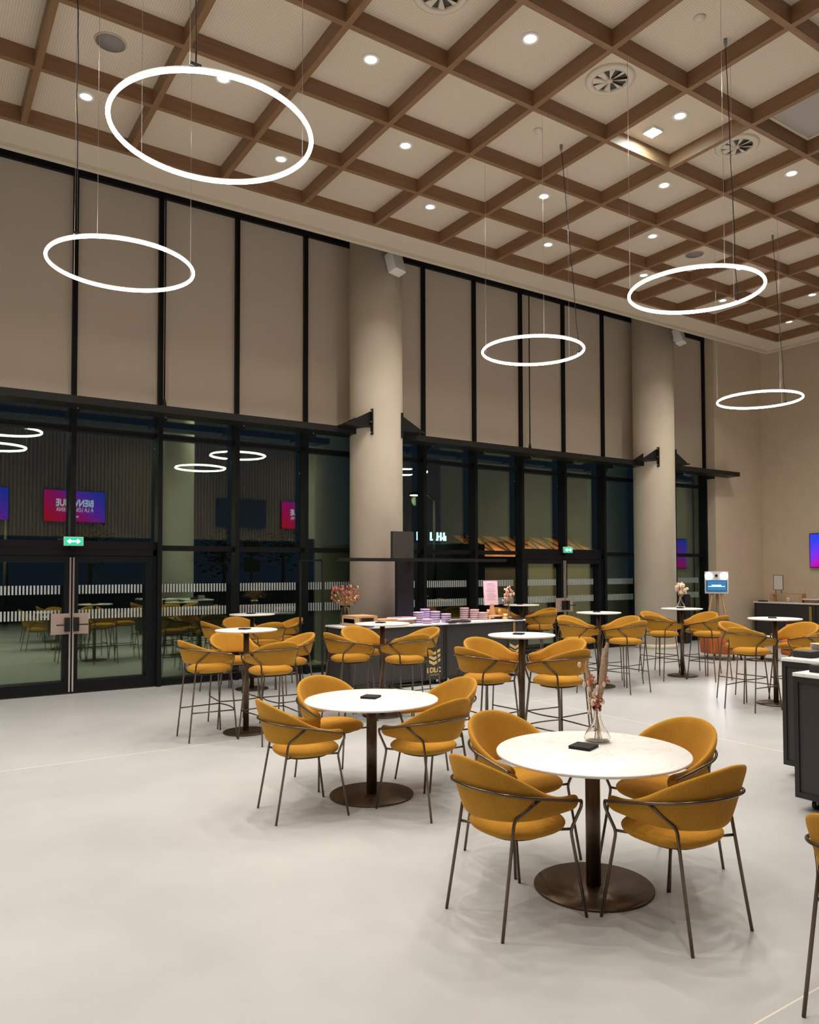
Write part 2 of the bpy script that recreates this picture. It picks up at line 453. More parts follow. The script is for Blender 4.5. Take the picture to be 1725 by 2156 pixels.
# facade: posts (trim), rails and panes
n_trim = 2
HEADZ = 7.60
for k in range(-6, 14):
    X = mul(k)
    m = MB().box(X-0.034, X+0.034, YF-0.10, YG+0.02, 2.086 if k in (1, 9) else 0, 4.15)
    m.box(X-0.034, X+0.034, YF-0.075, YG+0.02, 4.15, HEADZ)
    struct(m.build('trim_%d' % n_trim, BLACKM), 'black upright post of the glass front'); n_trim += 1
m = MB().box(XL, mul(13)+0.035, YF-0.08, YG+0.05, HEADZ, 7.95)
struct(m.build('trim_%d' % n_trim, BLACKM), 'black head rail above the blinds'); n_trim += 1
struct(MB().box(XL, mul(13)+0.035, YF-0.02, YG+0.12, 7.95, 8.2).build('trim_%d' % n_trim, PLASTER)); n_trim += 1

def pane(x0, x1, z0, z1, parent, name='pane'):
    # slim insulated unit: outer face bows a hair so the two reflections part
    y = YG; d = 0.026; h = (z1-z0)*0.0008
    vs = [(x0, y, z0), (x1, y, z0), (x1, y, z1), (x0, y, z1), (x0, y+d, z0), (x1, y+d, z0), (x1, y+d+h, z1), (x0, y+d+h, z1)]
    o = MB().add(vs, [(0, 1, 2, 3), (4, 7, 6, 5), (0, 4, 5, 1), (3, 2, 6, 7), (0, 3, 7, 4), (1, 5, 6, 2)]).build(name, GLASS, parent)
    return o
def stripes(x0, x1, parent):
    m = MB(); p = 0.046; n = int((x1-x0)/p)
    for k in range(n):
        a = x0+(k+0.25)*p
        for (z0, z1) in ((1.065, 1.205), (1.435, 1.565)):
            m.box(a, a+p*0.52, YG-0.004, YG-0.001, z0, z1)
    m.build('safety_stripes', STRIPE, parent, 'white vertical dashes on the glass')
wn = 1; BH = 4.30
blind_names = {-4: 'far left blind', }
DOORS = {0: 1, 1: 1, 8: 2, 9: 2}
for k in range(-6, 13):
    x0, x1 = mul(k)+0.034, mul(k+1)-0.034
    fr = MB()
    if k not in DOORS:
        fr.box(x0, x1, YF-0.02, YG+0.04, 0, 0.10)
        fr.box(x0, x1, YF+0.0, YG+0.04, 2.085, 2.165)
    else:
        fr.box(x0, x1, YF-0.02, YG+0.04, 2.085, 2.215)
    fr.box(x0, x1, YF+0.0, YG+0.04, 3.835, 3.905)
    w_ = struct(fr.build('window_%d' % wn, BLACKM), 'black framed glass bay of the glass front'); wn += 1
    if k not in DOORS:
        pane(x0, x1, 0.10, 2.085, w_); stripes(x0+0.03, x1-0.03, w_)
        pane(x0, x1, 2.165, 3.835, w_)
    else: pane(x0, x1, 2.215, 3.835, w_)
    pane(x0, x1, 3.905, BH, w_)
# threshold strip
struct(MB().box(XL, mul(13), 12.10, 12.19, 0, 0.006).build('trim_%d' % n_trim, CHROME), 'thin metal threshold strip'); n_trim += 1

ordn = ['leftmost', 'second', 'third', 'fourth', 'fifth', 'sixth', 'seventh', 'eighth', 'ninth', 'tenth', 'eleventh', 'twelfth', 'thirteenth', 'fourteenth']
vis = [k for k in range(0, 13)]
for n, k in enumerate(list(range(0, 13))+[-1, -2, -3]):
    x0, x1 = mul(k)+0.036, mul(k+1)-0.036
    b = MB().box(x0, x1, YF-0.01, YF+0.0, 4.26, HEADZ).build('roller_blind', BLIND)
    MB().box(x0, x1, YF-0.02, YF+0.004, 4.24, 4.275).build('bottom_bar', BLIND, b)
    if k < 0: lab = 'beige roller blind over the upper glass, left of the photo edge, %s' % ['next to it', 'second from it', 'third from it'][-k-1]
    elif k < 5: lab = 'beige roller blind drawn over the upper glass, %s counting from the left edge' % ordn[n]
    elif k < 11: lab = 'beige roller blind over the upper glass, %s' % ['mostly hidden behind the first column', 'just right of the first column', 'second right of the first column', 'third right of the first column', 'fourth right of the first column', 'last one before the second column'][k-5]
    else: lab = 'narrow beige roller blind %s the second column' % ['hidden behind', 'just right of'][k-11]
    tag(b, lab, 'blind', 'roller blinds over the upper glass')

# thin black rods in front of the blinds
for X, where in ((3.235, 'beside the third glass bay from the left'), (10.73, 'between the two columns')):
    r = MB().tube([(X, 12.05, 7.6), (X, 12.05, 4.42)], 0.012, 8).build('blind_rod', STEEL)
    MB().lathe([(0, 0.0), (0.035, 0.0), (0.035, 0.02), (0.016, 0.12), (0.012, 0.14), (0, 0.14)], 12, Matrix.Translation((X, 12.05, 4.30))).build('rod_foot', STEEL, r)
    tag(r, 'thin vertical black rod hanging before the blinds %s' % where, 'rod')

# horizontal steel beam carried by the columns, in three lengths
COL = ((6.75, 11.60), (14.10, 11.60))
CR = 0.462
def beam(xa, xb, lab, ends):
    global n_trim
    m = MB().box(xa, xb, 11.50, 11.90, 4.10, 4.205).build('trim_%d' % n_trim, STEEL); n_trim += 1
    struct(m, lab)
    for k in range(-5, 14):
        if xa-0.01 < mul(k) < xb:
            MB().box(mul(k)-0.03, mul(k)+0.03, 11.86, YF-0.08, 4.05, 4.17).build('beam_hanger', STEEL, m)
            MB().lathe([(0, 0), (0.012, 0), (0.012, 0.012), (0, 0.012)], 8, Matrix.Translation((mul(k), 11.83, 4.09))).build('bolt', CHROME, m)
    for (x, d) in ends:     # d = direction from column towards the beam
        p = MB()
        p.box(x-0.012, x+0.012, 11.20, 11.62, 4.06, 4.50)
        for yy in (11.26, 11.52):
            p.add([(x, yy-0.006, 4.205), (x+d*0.50, yy-0.006, 4.205), (x, yy-0.006, 4.47), (x, yy+0.006, 4.205), (x+d*0.50, yy+0.006, 4.205), (x, yy+0.006, 4.47)],
                  [(0, 1, 2), (3, 5, 4), (0, 3, 4, 1), (1, 4, 5, 2), (0, 2, 5, 3)])
        p.box(min(x, x+d*0.5), max(x, x+d*0.5), 11.22, 11.56, 4.19, 4.215)
        br = p.build('column_bracket', STEEL, m)
        for yy in (11.23, 11.34, 11.47):
            for zz in (4.10, 4.28, 4.46):
                MB().ball((x+d*0.014, yy, zz), 0.013, n=8).build('bolt', CHROME, br)
beam(XL, COL[0][0]-0.30, 'black steel beam along the left glass', [(COL[0][0]-0.30, -1)])
beam(COL[0][0]+0.30, COL[1][0]-0.30, 'black steel beam between the columns', [(COL[0][0]+0.30, 1), (COL[1][0]-0.30, -1)])
beam(COL[1][0]+0.30, 17.25, 'short black steel beam right of the second column', [(COL[1][0]+0.30, 1)])

# columns
for n, (cx, cy) in enumerate(COL+((6.80, 0.9),)):
    c = MB().lathe([(0, 0), (CR, 0), (CR, 8.2), (0, 8.2)], 64, Matrix.Translation((cx, cy, 0))).build('column', COLM)
    b = MB().lathe([(CR, 0), (CR+0.012, 0), (CR+0.012, 0.1), (CR, 0.1)], 64, Matrix.Translation((cx, cy, 0))).build('column_base', COLM, c)
    tag(c, ['round beige column behind the buffet counter', 'round beige column right of the far glass doors', 'round beige column behind the camera, mirrored in the glass'][n], 'column')

# doors
def door(n, km, lab):
    xm = mul(km); xa, xb = mul(km-1)+0.034, mul(km+1)-0.034
    d = MB()
    d.box(xa, xa+0.05, YF-0.04, YG+0.04, 0, 2.085).box(xb-0.05, xb, YF-0.04, YG+0.04, 0, 2.085)
    d.box(xa, xb, YF-0.04, YG+0.04, 2.0, 2.085)
    o = struct(d.build('door_%d' % n, BLACKM), lab)
    for s in (-1, 1):
        x0, x1 = (xa+0.05, xm-0.004) if s < 0 else (xm+0.004, xb-0.05)
        lf = MB().box(x0, x1, YF-0.03, YG+0.03, 0.012, 0.17).box(x0, x1, YF-0.03, YG+0.03, 1.90, 2.0)
        lf.box(x0, x0+0.085, YF-0.03, YG+0.03, 0.17, 1.90).box(x1-0.085, x1, YF-0.03, YG+0.03, 0.17, 1.90)
        l_ = lf.build('door_leaf', BLACKM, o)
        pane(x0+0.085, x1-0.085, 0.17, 1.90, l_); stripes(x0+0.10, x1-0.10, l_)
        xb_ = xm+s*0.022
        MB().box(xb_-0.011, xb_+0.011, YF-0.05, YF-0.03, 0.03, 1.97).build('edge_strip', CHROME, l_, 'bright metal edge strip')
        px = xm+s*0.14
        MB().box(px-0.13, px+0.09 if s > 0 else px+0.13, YF-0.045, YF-0.03, 0.86, 1.16).build('lock_plate', mat('pink_steel', (0.50, 0.38, 0.34), 0.45, metal=0.4), l_, 'square rosy steel lock plate')
        MB().box(xm+s*0.06-0.035, xm+s*0.06+0.035, YF-0.10, YF-0.03, 0.90, 1.10).build('lock_box', STEEL, l_)
        MB().tube([(xm+s*0.07, YF-0.09, 1.0), (xm+s*0.09, YF-0.14, 1.0), (xm+s*0.21, YF-0.14, 1.0)], 0.009, 8).build('door_handle', STEEL, l_)
door(1, 1, 'black framed double glass door at the left')
door(2, 9, 'black framed double glass door between the columns')
GREENE = emit('exit_green', (0.02, 0.45, 0.22), 1.3)
WHITEE = emit('exit_white', (0.75, 1.0, 0.9), 2.5)
for km, lab in ((1, 'green and white lit exit sign above the left glass doors'), (9, 'small green and white lit exit sign above the doors between the columns')):
    X = mul(km)
    s = MB().box(X-0.13, X+0.13, YF-0.16, YF-0.12, 2.135, 2.265, bev=0.004).build('exit_sign', WHITE)
    MB().box(X-0.12, X+0.12, YF-0.163, YF-0.159, 2.143, 2.257).build('sign_face', GREENE, s)
    a = MB().box(X-0.05, X+0.05, YF-0.167, YF-0.164, 2.188, 2.212)
    for d in (-1, 1):
        a.add([(X+d*0.095, YF-0.167, 2.20), (X+d*0.045, YF-0.167, 2.236), (X+d*0.045, YF-0.167, 2.164), (X+d*0.095, YF-0.164, 2.20), (X+d*0.045, YF-0.164, 2.236), (X+d*0.045, YF-0.164, 2.164)],
              [(0, 1, 2), (3, 5, 4), (0, 3, 4, 1), (1, 4, 5, 2), (2, 5, 3, 0)])
    a.build('arrow', WHITEE, s)
    MB().box(X-0.02, X+0.02, YF-0.12, YF-0.09, 2.17, 2.23).build('bracket', BLACKM, s)
    tag(s, lab, 'sign')

# ------------------------------------------------------------------ ceiling fittings
def cell(i, j): return X0+S*(i+0.47), Y0+S*(j+0.44)
dcells = [(-4, 3), (-3, 2), (-2, 3), (-2, 1), (-1, 0), (-1, 2), (0, 3), (1, 2), (2, 3), (2, 1), (1, 0), (3, 2), (4, 3), (3, 0), (6, 3), (5, 2), (8, 3)]
seen = list(dcells)
extra = [(-6, 3), (-8, 3), (-10, 3), (-5, 2), (-7, 2), (-9, 2), (-6, 1), (-9, 1), (6, 1), (7, 2), (5, 0), (7, 0), (-3, 0), (-5, 0), (-8, 0)]
for j in (-1, -2, -3, -4, -5):
    for i in range(-10, 9):
        if (i*2+j*3) % 5 == 0 and (i, j) != (2, -1): extra.append((i, j))
def downlight(i, j, lab, group):
    X, Y = cell(i, j)
    d = empty('downlight', (X, Y, HP))
    MB().lathe([(0.062, 0.0), (0.062, -0.012), (0.086, -0.016), (0.095, -0.006), (0.095, 0.0)], 32).build('trim_ring', WHITE, d)
    MB().lathe([(0, -0.006), (0.062, -0.006), (0.062, -0.002), (0, -0.002)], 24).build('lens', LENSE, d)
    tag(d, lab, 'ceiling light', group)
    l = bpy.data.lights.new('downlight_lamp', 'AREA'); l.shape = 'DISK'; l.size = 0.13; l.energy = DOWN_W; l.color = DOWN_COL; l.spread = radians(122)
    o = bpy.data.objects.new('downlight_lamp', l); C.objects.link(o); o.location = (0, 0, -0.02); o.parent = d
    return d
dlabs = {(-4, 3): 'round recessed spotlight leftmost in the ceiling', (-3, 2): 'round recessed spotlight seen behind the top of the biggest light ring',
 (-2, 3): 'round recessed spotlight seen inside the biggest light ring', (-2, 1): 'large round spotlight in the panel up and right of the biggest ring',
 (-1, 0): 'brightest round spotlight near the top centre of the ceiling', (-1, 2): 'round spotlight in the panel right of the biggest light ring',
 (0, 3): 'round spotlight over the first column, in the row nearest the glass', (1, 2): 'round spotlight in the second row from the glass, over the blinds between the columns',
 (2, 3): 'round spotlight in the row nearest the glass, right of the one over the first column', (2, 1): 'round spotlight just in front of the square emergency light',
 (1, 0): 'round spotlight sharing a panel with the square emergency light', (3, 2): 'round spotlight in the panel left of the round grey ceiling speaker at right',
 (4, 3): 'small round spotlight just left of the tilted ring at right', (3, 0): 'round spotlight at the right edge of the ceiling',
 (6, 3): 'small round spotlight seen inside the tilted ring at right', (5, 2): 'small round spotlight just above the rim of the ring at right',
 (8, 3): 'tiny round spotlight in the far corner panel of the beam grid'}
for c in seen: downlight(c[0], c[1], dlabs[c], 'recessed ceiling spotlights')
for c in extra: downlight(c[0], c[1], 'round recessed spotlight in the ceiling part outside the photo', 'recessed ceiling spotlights outside the view')

# emergency light
X, Y = 6.81*1.1, 5.56*1.1
e = MB().box(X-0.09, X+0.09, Y-0.09, Y+0.09, HP-0.03, HP).build('emergency_light', WHITE)
MB().box(X-0.075, X+0.075, Y-0.075, Y+0.075, HP-0.034, HP-0.030).build('diffuser', emit('cool_diffuser', (0.75, 0.95, 1.0), 30), e)
tag(e, 'small square cool-white emergency light on a ceiling panel', 'ceiling light')
l = bpy.data.lights.new('emergency_lamp', 'AREA'); l.size = 0.14; l.energy = 16; l.color = (0.75, 0.95, 1.0)
o = bpy.data.objects.new('emergency_lamp', l); C.objects.link(o); o.location = (X, Y, HP-0.04); o.parent = None
o.parent = e

# swirl vents
CREAM = mat('cream_enamel', (0.66, 0.59, 0.48), 0.5)
def vent(X, Y, lab):
    v = empty('ceiling_vent', (X, Y, HP))
    MB().lathe([(0.188, 0.0), (0.190, -0.030), (0.235, -0.034), (0.268, -0.018), (0.272, 0.0)], 48).build('vent_rim', CREAM, v)
    MB().lathe([(0, -0.004), (0.189, -0.004), (0.189, -0.001), (0, -0.001)], 40).build('vent_cavity', mat('vent_dark', (0.07, 0.07, 0.06), 0.8), v)
    for k in range(8):
        T = Matrix.Rotation(2*pi*k/8, 4, 'Z')
        b = MB().add([(0.03, -0.004, -0.030), (0.186, -0.010, -0.030), (0.186, 0.060, -0.007), (0.03, 0.012, -0.007), (0.03, -0.004, -0.027), (0.186, -0.010, -0.027), (0.186, 0.060, -0.005), (0.03, 0.012, -0.005)],
                     [(0, 1, 2, 3), (7, 6, 5, 4), (0, 4, 5, 1), (1, 5, 6, 2), (2, 6, 7, 3), (3, 7, 4, 0)], False, T)
        b.build('vent_blade', CREAM, v)
    MB().lathe([(0, -0.036), (0.03, -0.034), (0.033, -0.005), (0, -0.005)], 16).build('vent_hub', CREAM, v)
    tag(v, lab, 'vent', 'round swirl vents in the ceiling')
vent(5.73*1.1, 5.20*1.1, 'round white swirl vent left of the square emergency light')
vent(7.86*1.1, 5.21*1.1, 'round white swirl vent at right, crossed by a hanging cable')
vent(3.67*1.1, 5.32*1.1-0.12, 'round white swirl vent cut off by the top edge of the photo')
for (a, b_, lab) in ((1.48, 7.43, 'round grey ceiling speaker at upper left, beside the biggest light ring'), (10.05, 7.43, 'round grey ceiling speaker at right, above the tilted light ring')):
    s = MB().lathe([(0, -0.008), (0.14, -0.008), (0.14, 0), (0, 0)], 40, Matrix.Translation((a*1.1, b_*1.1, HP))).build('ceiling_speaker', GREY)
    MB().lathe([(0.14, -0.010), (0.155, -0.006), (0.157, 0), (0.14, 0)], 40, Matrix.Translation((a*1.1, b_*1.1, HP))).build('speaker_rim', mat('rim_beige', (0.5, 0.43, 0.34), 0.6), s)
    tag(s, lab, 'speaker')
for (a, b_, lab) in ((5.75, 4.16, 'small white smoke detector near the top right of the ceiling'), (5.74, 6.27, 'small pale smoke detector in a middle ceiling panel')):
    s = MB().lathe([(0, -0.035), (0.03, -0.035), (0.04, -0.022), (0.058, -0.012), (0.06, 0), (0, 0)], 24, Matrix.Translation((a*1.1, b_*1.1, HP))).build('smoke_detector', mat('detector_cream', (0.7, 0.62, 0.5), 0.5))
    tag(s, lab, 'smoke detector')
hx0, hx1, hy0, hy1 = X0+2*S+0.09, X0+3*S-0.09, Y0-S+0.09, Y0-0.09
h = MB().box(hx0, hx1, hy0, hy1, HP-0.012, HP-0.001).build('access_panel', mat('grey_hatch', (0.40, 0.37, 0.335), 0.7))
f = MB().box(hx0-0.03, hx1+0.03, hy1, hy1+0.03, HP-0.02, HP).box(hx0-0.03, hx1+0.03, hy0-0.03, hy0, HP-0.02, HP).box(hx0-0.03, hx0, hy0, hy1, HP-0.02, HP).box(hx1, hx1+0.03, hy0, hy1, HP-0.02, HP)
f.build('panel_frame', mat('frame_cream', (0.7, 0.62, 0.5), 0.5), h)
tag(h, 'grey framed square access panel filling one ceiling coffer at the right edge', 'access panel')

# ------------------------------------------------------------------ light rings
RD = 0.627
def ring(cx, cy, z, ac, lab, th0=0.4):
    r = empty('ring_light', (cx, cy, z))
    n = 96
    pts = [(RD*cos(2*pi*k/n), RD*sin(2*pi*k/n), 0) for k in range(n)]
    MB().tube(pts, 0.0140, 10, closed=True).build('glowing_tube', RINGE, r)
    pts2 = [((RD)*cos(2*pi*k/n), (RD)*sin(2*pi*k/n), 0.016) for k in range(n)]
    MB().tube(pts2, 0.0085, 6, closed=True).build('ring_profile', WHITE, r)
    for k in range(3):
        a = th0+2*pi*k/3
        MB().tube([(RD*cos(a), RD*sin(a), 0.02), (RD*cos(a), RD*sin(a), HP-z)], 0.0018, 5).build('suspension_wire', CHROME, r)
    ax, ay = ac[0]-cx, ac[1]-cy
    L = math.hypot(ax, ay); bx, by = ax/L*RD, ay/L*RD
    p = []
    N = 26
    for k in range(N+1):
        t = k/N
        wv = 0.012*sin(t*17+cx)+0.008*sin(t*31)
        p.append((ax*(1-t)+bx*t+wv*min(1, 6*t)*(1-t), ay*(1-t)+by*t+0.5*wv, (HP-z)*(1-t)+0.03*t))
    MB().tube(p, 0.0045, 6).build('power_cable', STEEL, r, 'dark wavy power cable')
    MB().lathe([(0, 0), (0.018, 0), (0.018, -0.06), (0.006, -0.09), (0, -0.09)], 10, Matrix.Translation((ax, ay, HP-z))).build('cable_grip', mat('grip_grey', (0.25, 0.25, 0.24), 0.5), r)
    MB().box(bx-0.03, bx+0.03, by-0.01, by+0.01, 0.02, 0.04).build('cable_clip', STEEL, r)
    tag(r, lab, 'pendant light', 'glowing ring pendants')
ring(1.587, 4.816, 4.59, (1.287, 4.228), 'glowing ring pendant, the largest and nearest, at upper left', 0.0)
ring(1.582, 7.35, 4.565, (1.107, 6.892), 'glowing ring pendant seen before the blinds at left, below the largest ring', 0.0)
ring(6.295, 4.65, 4.47, (6.80, 4.62), 'tilted-looking glowing ring pendant at upper right under the beams', 0.0)
ring(6.40, 7.12, 4.49, (6.78, 6.98), 'glowing ring pendant between the two columns', 0.0)
ring(11.09, 7.03, 4.44, (11.47, 6.99), 'glowing ring pendant at the far right, smallest looking', 0.0)

# column speakers
for (px_, py_, pz, rz, lab) in ((6.78, 11.06, 6.98, 0.5, 'white tilted loudspeaker near the top of the first column'), (14.36, 11.10, 7.03, 0.5, 'white tilted loudspeaker near the top of the second column')):
    s = empty('wall_speaker', (px_, py_, pz))
    s.rotation_euler = (radians(-16), 0, radians(18))
    MB().box(-0.14, 0.14, -0.13, 0.05, -0.17, 0.17, bev=0.015).build('cabinet', WHITE, s)
    MB().box(-0.125, 0.125, -0.134, -0.128, -0.155, 0.155).build('grille', mat('grille_white', (0.72, 0.71, 0.68), 0.6), s)
    MB().box(-0.045, 0.045, 0.05, 0.085, -0.05, 0.05).box(-0.02, 0.02, 0.08, 0.20, -0.02, 0.02).build('mount', WHITE, s)
    tag(s, lab, 'speaker')

# ------------------------------------------------------------------ chairs
PLAN = {'A': 0.238, 'B': 0.252, 'XC': -0.035, 'L': 0.268}
def shell_plan(s, zf, off=0.0):
    # s in [-1,1] along the wrap, zf metres above mid height, returns x, y and outward normal
    a = abs(s); sg = 1 if s >= 0 else -1
    A, B, XC, LEN = PLAN['A'], PLAN['B'], PLAN['XC'], PLAN['L']
    q = 0.60
    if a <= q:
        th = (a/q)*pi/2
        nx, ny = -cos(th), sin(th)
        x, y = XC-A*cos(th), B*sin(th)
        lean = 0.24*cos(th)+0.17*sin(th)
    else:
        u = (a-q)/(1-q)
        x, y = XC+LEN*u, B-0.012*u*u
        nx, ny = 0.05*u, 1.0
        lean = 0.17-0.05*u
    l = math.hypot(nx, ny); nx, ny = nx/l, ny/l
    o = off+zf*lean
    return x+nx*o, (y+ny*o)*sg, nx, ny*sg
def shell_mesh(zb, za, zp, zmid, th=0.036):
    m = MB(); N = 50; vs = []; fs = []; K = None
    for i in range(N+1):
        s = -1+2*i/N; a = abs(s)
        f = 0.5*(1+cos(pi*min(a/0.88, 1)))
        f = f**0.95
        zt = za+(zp-za)*f
        z0 = zb+0.012*a*a
        if a > 0.94:
            e = math.sqrt(max(0.0, 1-((a-0.94)/0.06)**2)); e = 0.62+0.38*e
            mid = (zt+z0)/2
            zt = mid+(zt-mid)*e; z0 = mid+(z0-mid)*e
            tk = th*(0.35+0.65*e)
        else: tk = th
        h = zt-z0; sec = []
        rr = min(tk*0.5, h*0.3)
        for zz in (0.0, 0.15, 0.4, 0.65, 0.88, 1.0):
            sec.append((tk/2 if 0 < zz < 1 else tk/2*0.92, z0+rr+(h-2*rr)*zz))
        for ang in (60, 90, 120):
            sec.append((tk/2*cos(radians(ang)), zt-rr+rr*sin(radians(ang))))
        for zz in (1.0, 0.88, 0.65, 0.4, 0.15, 0.0):
            sec.append((-tk/2 if 0 < zz < 1 else -tk/2*0.92, z0+rr+(h-2*rr)*zz))
        for ang in (240, 270, 300):
            sec.append((tk/2*cos(radians(ang)), z0+rr+rr*sin(radians(ang))))
        K = len(sec)
        for off, z in sec:
            x, y, nx, ny = shell_plan(s, z-zmid, off)
            vs.append((x, y, z))
    for i in range(N):
        for k in range(K):
            k2 = (k+1) % K
            fs.append((i*K+k, (i+1)*K+k, (i+1)*K+k2, i*K+k2))
    fs.append(tuple(range(K))); fs.append(tuple(N*K+k for k in range(K-1, -1, -1)))
    return m.add(vs, fs, True)
def bend(pts, r=0.03, n=4):
    # round the inner corners of a polyline
    out = [Vector(pts[0])]
    for a, b, c in zip(pts, pts[1:], pts[2:]):
        a, b, c = Vector(a), Vector(b), Vector(c)
        d1 = (a-b); d2 = (c-b); rr = min(r, d1.length*0.45, d2.length*0.45)
        p, q = b+d1.normalized()*rr, b+d2.normalized()*rr
        for k in range(n+1):
            t = k/n; out.append(p*(1-t)**2+b*2*t*(1-t)+q*t*t)
    out.append(Vector(pts[-1]))
    return out
def make_chair(name, high):
    root = empty(name)
    if not high:
        zb, za, zp, zm = 0.532, 0.625, 0.845, 0.64
        sb, st = 0.428, 0.505
        rr_, rf = 0.705, 0.588
        fx, rx, fy, ry = 0.265, -0.262, 0.26, 0.228
        rk, fk = 0.548, 0.44
        PLAN.update(A=0.238, B=0.252, XC=-0.035, L=0.268); kf, kr = 0.222, 0.208; sr = 0.232
    else:
        zb, za, zp, zm = 0.797, 0.900, 1.045, 0.90
        sb, st = 0.690, 0.770
        rr_, rf = 0.972, 0.868
        fx, rx, fy, ry = 0.245, -0.245, 0.265, 0.212
        rk, fk = 0.805, 0.72
        PLAN.update(A=0.222, B=0.230, XC=-0.028, L=0.245); kf, kr = 0.205, 0.190; sr = 0.220
    h = st-sb
    prof = [(0, st-0.004), (0.5, st), (0.78, st-0.003), (0.92, st-0.016), (0.99, st-h*0.42), (1.0, st-h*0.55), (0.96, st-h*0.82), (0.86, sb+0.002), (0.6, sb), (0, sb)]
    MB().lathe([(r*sr, z) for r, z in prof], 40, Matrix.Translation((0.028, 0, 0)), sx=1.02, sy=1.0, power=2.5).build('seat', MUSTARD, root, sub=1)
    MB().lathe([(0, sb-0.014), (0.16, sb-0.014), (0.165, sb), (0, sb)], 24, Matrix.Translation((0.02, 0, 0)), power=2.5).build('seat_base', STEEL, root)
    shell_mesh(zb, za, zp, zm).build('backrest', MUSTARD, root, sub=1)
    # rail wrapping the outside of the backrest
    def rail(s):
        x, y, nx, ny = shell_plan(s, 0, 0)
        t = min(1, max(0, (0.25-x)/0.55)); z = rf+(rr_-rf)*t
        x, y, nx, ny = shell_plan(s, z-zm, 0.031)
        return Vector((x, y, z))
    tr = 0.0085
    pts = [rail(-0.99+1.98*k/56) for k in range(57)]
    MB().tube(pts, tr, 8).build('back_rail', BRONZE, root)
    for sg in (-1, 1):
        e = rail(0.99*sg)
        foot = (fx, fy*sg, 0)
        kink = (0.195, kf*sg, fk)
        path = bend([foot, kink, (e.x+0.004, e.y-0.004*sg, e.z-0.03), tuple(e)], 0.025)
        MB().tube(path, tr, 8).build('leg', BRONZE, root)
        j = rail(0.56*sg)
        kk = (-0.168, kr*sg, rk)
        path = bend([(rx, ry*sg, 0), kk, tuple(j)], 0.03)
        MB().tube(path, tr, 8).build('leg', BRONZE, root)
    def legpt(front, sg, z):
        if front: t = z/fk; return Vector((fx+(0.195-fx)*t, (fy+(kf-fy)*t)*sg, z))
        t = z/rk; return Vector((rx+(-0.168-rx)*t, (ry+(kr-ry)*t)*sg, z))
    zf = sb+0.010
    f = MB()
    for fr in (True, False):
        for sg in (-1, 1):
            q = legpt(fr, sg, zf+0.008)
            f.tube([q, (q.x*0.45+0.01, q.y*0.45, zf-0.014)], 0.0075, 8)
    f.tube([(-0.10, 0, zf-0.014), (0.12, 0, zf-0.014)], 0.0075, 8)
    f.build('seat_frame', BRONZE, root)
    if high:
        z = 0.30
        g = MB()
        for sg in (-1, 1): g.tube([legpt(False, sg, z), legpt(True, sg, z)], 0.007, 8)
        A, B = legpt(True, -1, z), legpt(True, 1, z)
        g.tube([(A.x+0.035*sin(pi*k/12), A.y+(B.y-A.y)*k/12, z) for k in range(13)], 0.007, 8)
        g.build('footrest', BRONZE, root)
    return root
chair0 = make_chair('dining_chair', False); stool0 = make_chair('bar_stool', True)
used = {'dining_chair': False, 'bar_stool': False}
def place(proto, x, y, deg, lab, group):
    n = proto.name
    if not used[n]: used[n] = True; o = proto
    else: o = copy_tree(proto)
    o.location = (x, y, 0); o.rotation_euler = (0, 0, radians(deg))
    tag(o, lab, 'chair' if n == 'dining_chair' else 'stool', group)
    return o

# ------------------------------------------------------------------ tables
def make_table(name, x, y, R, H, pr, br, lab, group, th=0.018):
    t = empty(name, (x, y, 0))
    MB().lathe([(0, H-th), (R-0.012, H-th), (R-0.001, H-th+0.006), (R, H-0.004), (R-0.003, H), (0, H)], 96).build('tabletop', MARBLE, t)
    MB().lathe([(0, 0.015), (pr, 0.015), (pr, H-th), (0, H-th)], 32).build('pedestal', BROWN, t)
    MB().lathe([(0, H-th-0.008), (pr*3, H-th-0.008), (pr*3, H-th), (0, H-th)], 32).build('mounting_plate', BROWN, t)
    MB().lathe([(0, 0), (br-0.002, 0), (br, 0.003), (br, 0.010), (br-0.004, 0.014), (0, 0.018)], 72).build('base_plate', BROWN, t)
    tag(t, lab, 'table', group)
    return t
napn = 0
def napkins(x, y, z, deg, lab, s=0.064, h=0.017):
    n = MB()
    for k in range(5):
        zz = z+h*k/5
        n.box(-s+0.002*(k % 2), s-0.001*(k % 3), -s, s-0.002*(k % 2), zz-z, zz-z+h/5*0.92)
    o = n.build('napkin_stack', NAPK); o.location = (x, y, z+0.0005); o.rotation_euler = (0, 0, radians(deg))
    tag(o, lab, 'napkins')
    return o
T1 = (3.178, 3.068); T2 = (3.04, 5.30)
make_table('dining_table', T1[0], T1[1], 0.535, 0.75, 0.041, 0.33, 'round white marble dining table nearest the camera, holding a vase', 'round marble dining tables')
make_table('dining_table', T2[0], T2[1], 0.525, 0.75, 0.041, 0.33, 'round white marble dining table behind and left of the nearest one, no vase', 'round marble dining tables')
napkins(3.189, 3.146, 0.75, 20, 'stack of black paper napkins on the nearest marble dining table')
napkins(T2[0]+0.02, T2[1]+0.05, 0.75, 38, 'stack of black paper napkins on the second marble dining table')
gc = 'mustard dining chairs'
place(chair0, 2.609, 3.083, 0, 'mustard dining chair at the left front of the nearest marble table, back to the camera', gc)
place(chair0, 3.198, 2.52, 90, 'mustard dining chair at the right front of the nearest marble table, closest to the camera', gc)
place(chair0, 3.15, 3.66, -90, 'mustard dining chair behind the nearest marble table at left, facing the camera', gc)
place(chair0, 3.73, 3.04, 180, 'mustard dining chair behind the nearest marble table at right, facing the camera', gc)
place(chair0, 2.415, 5.24, -6, 'mustard dining chair at the left front of the second marble table', gc)
place(chair0, 3.206, 4.776, 103, 'mustard dining chair at the right front of the second marble table', gc)
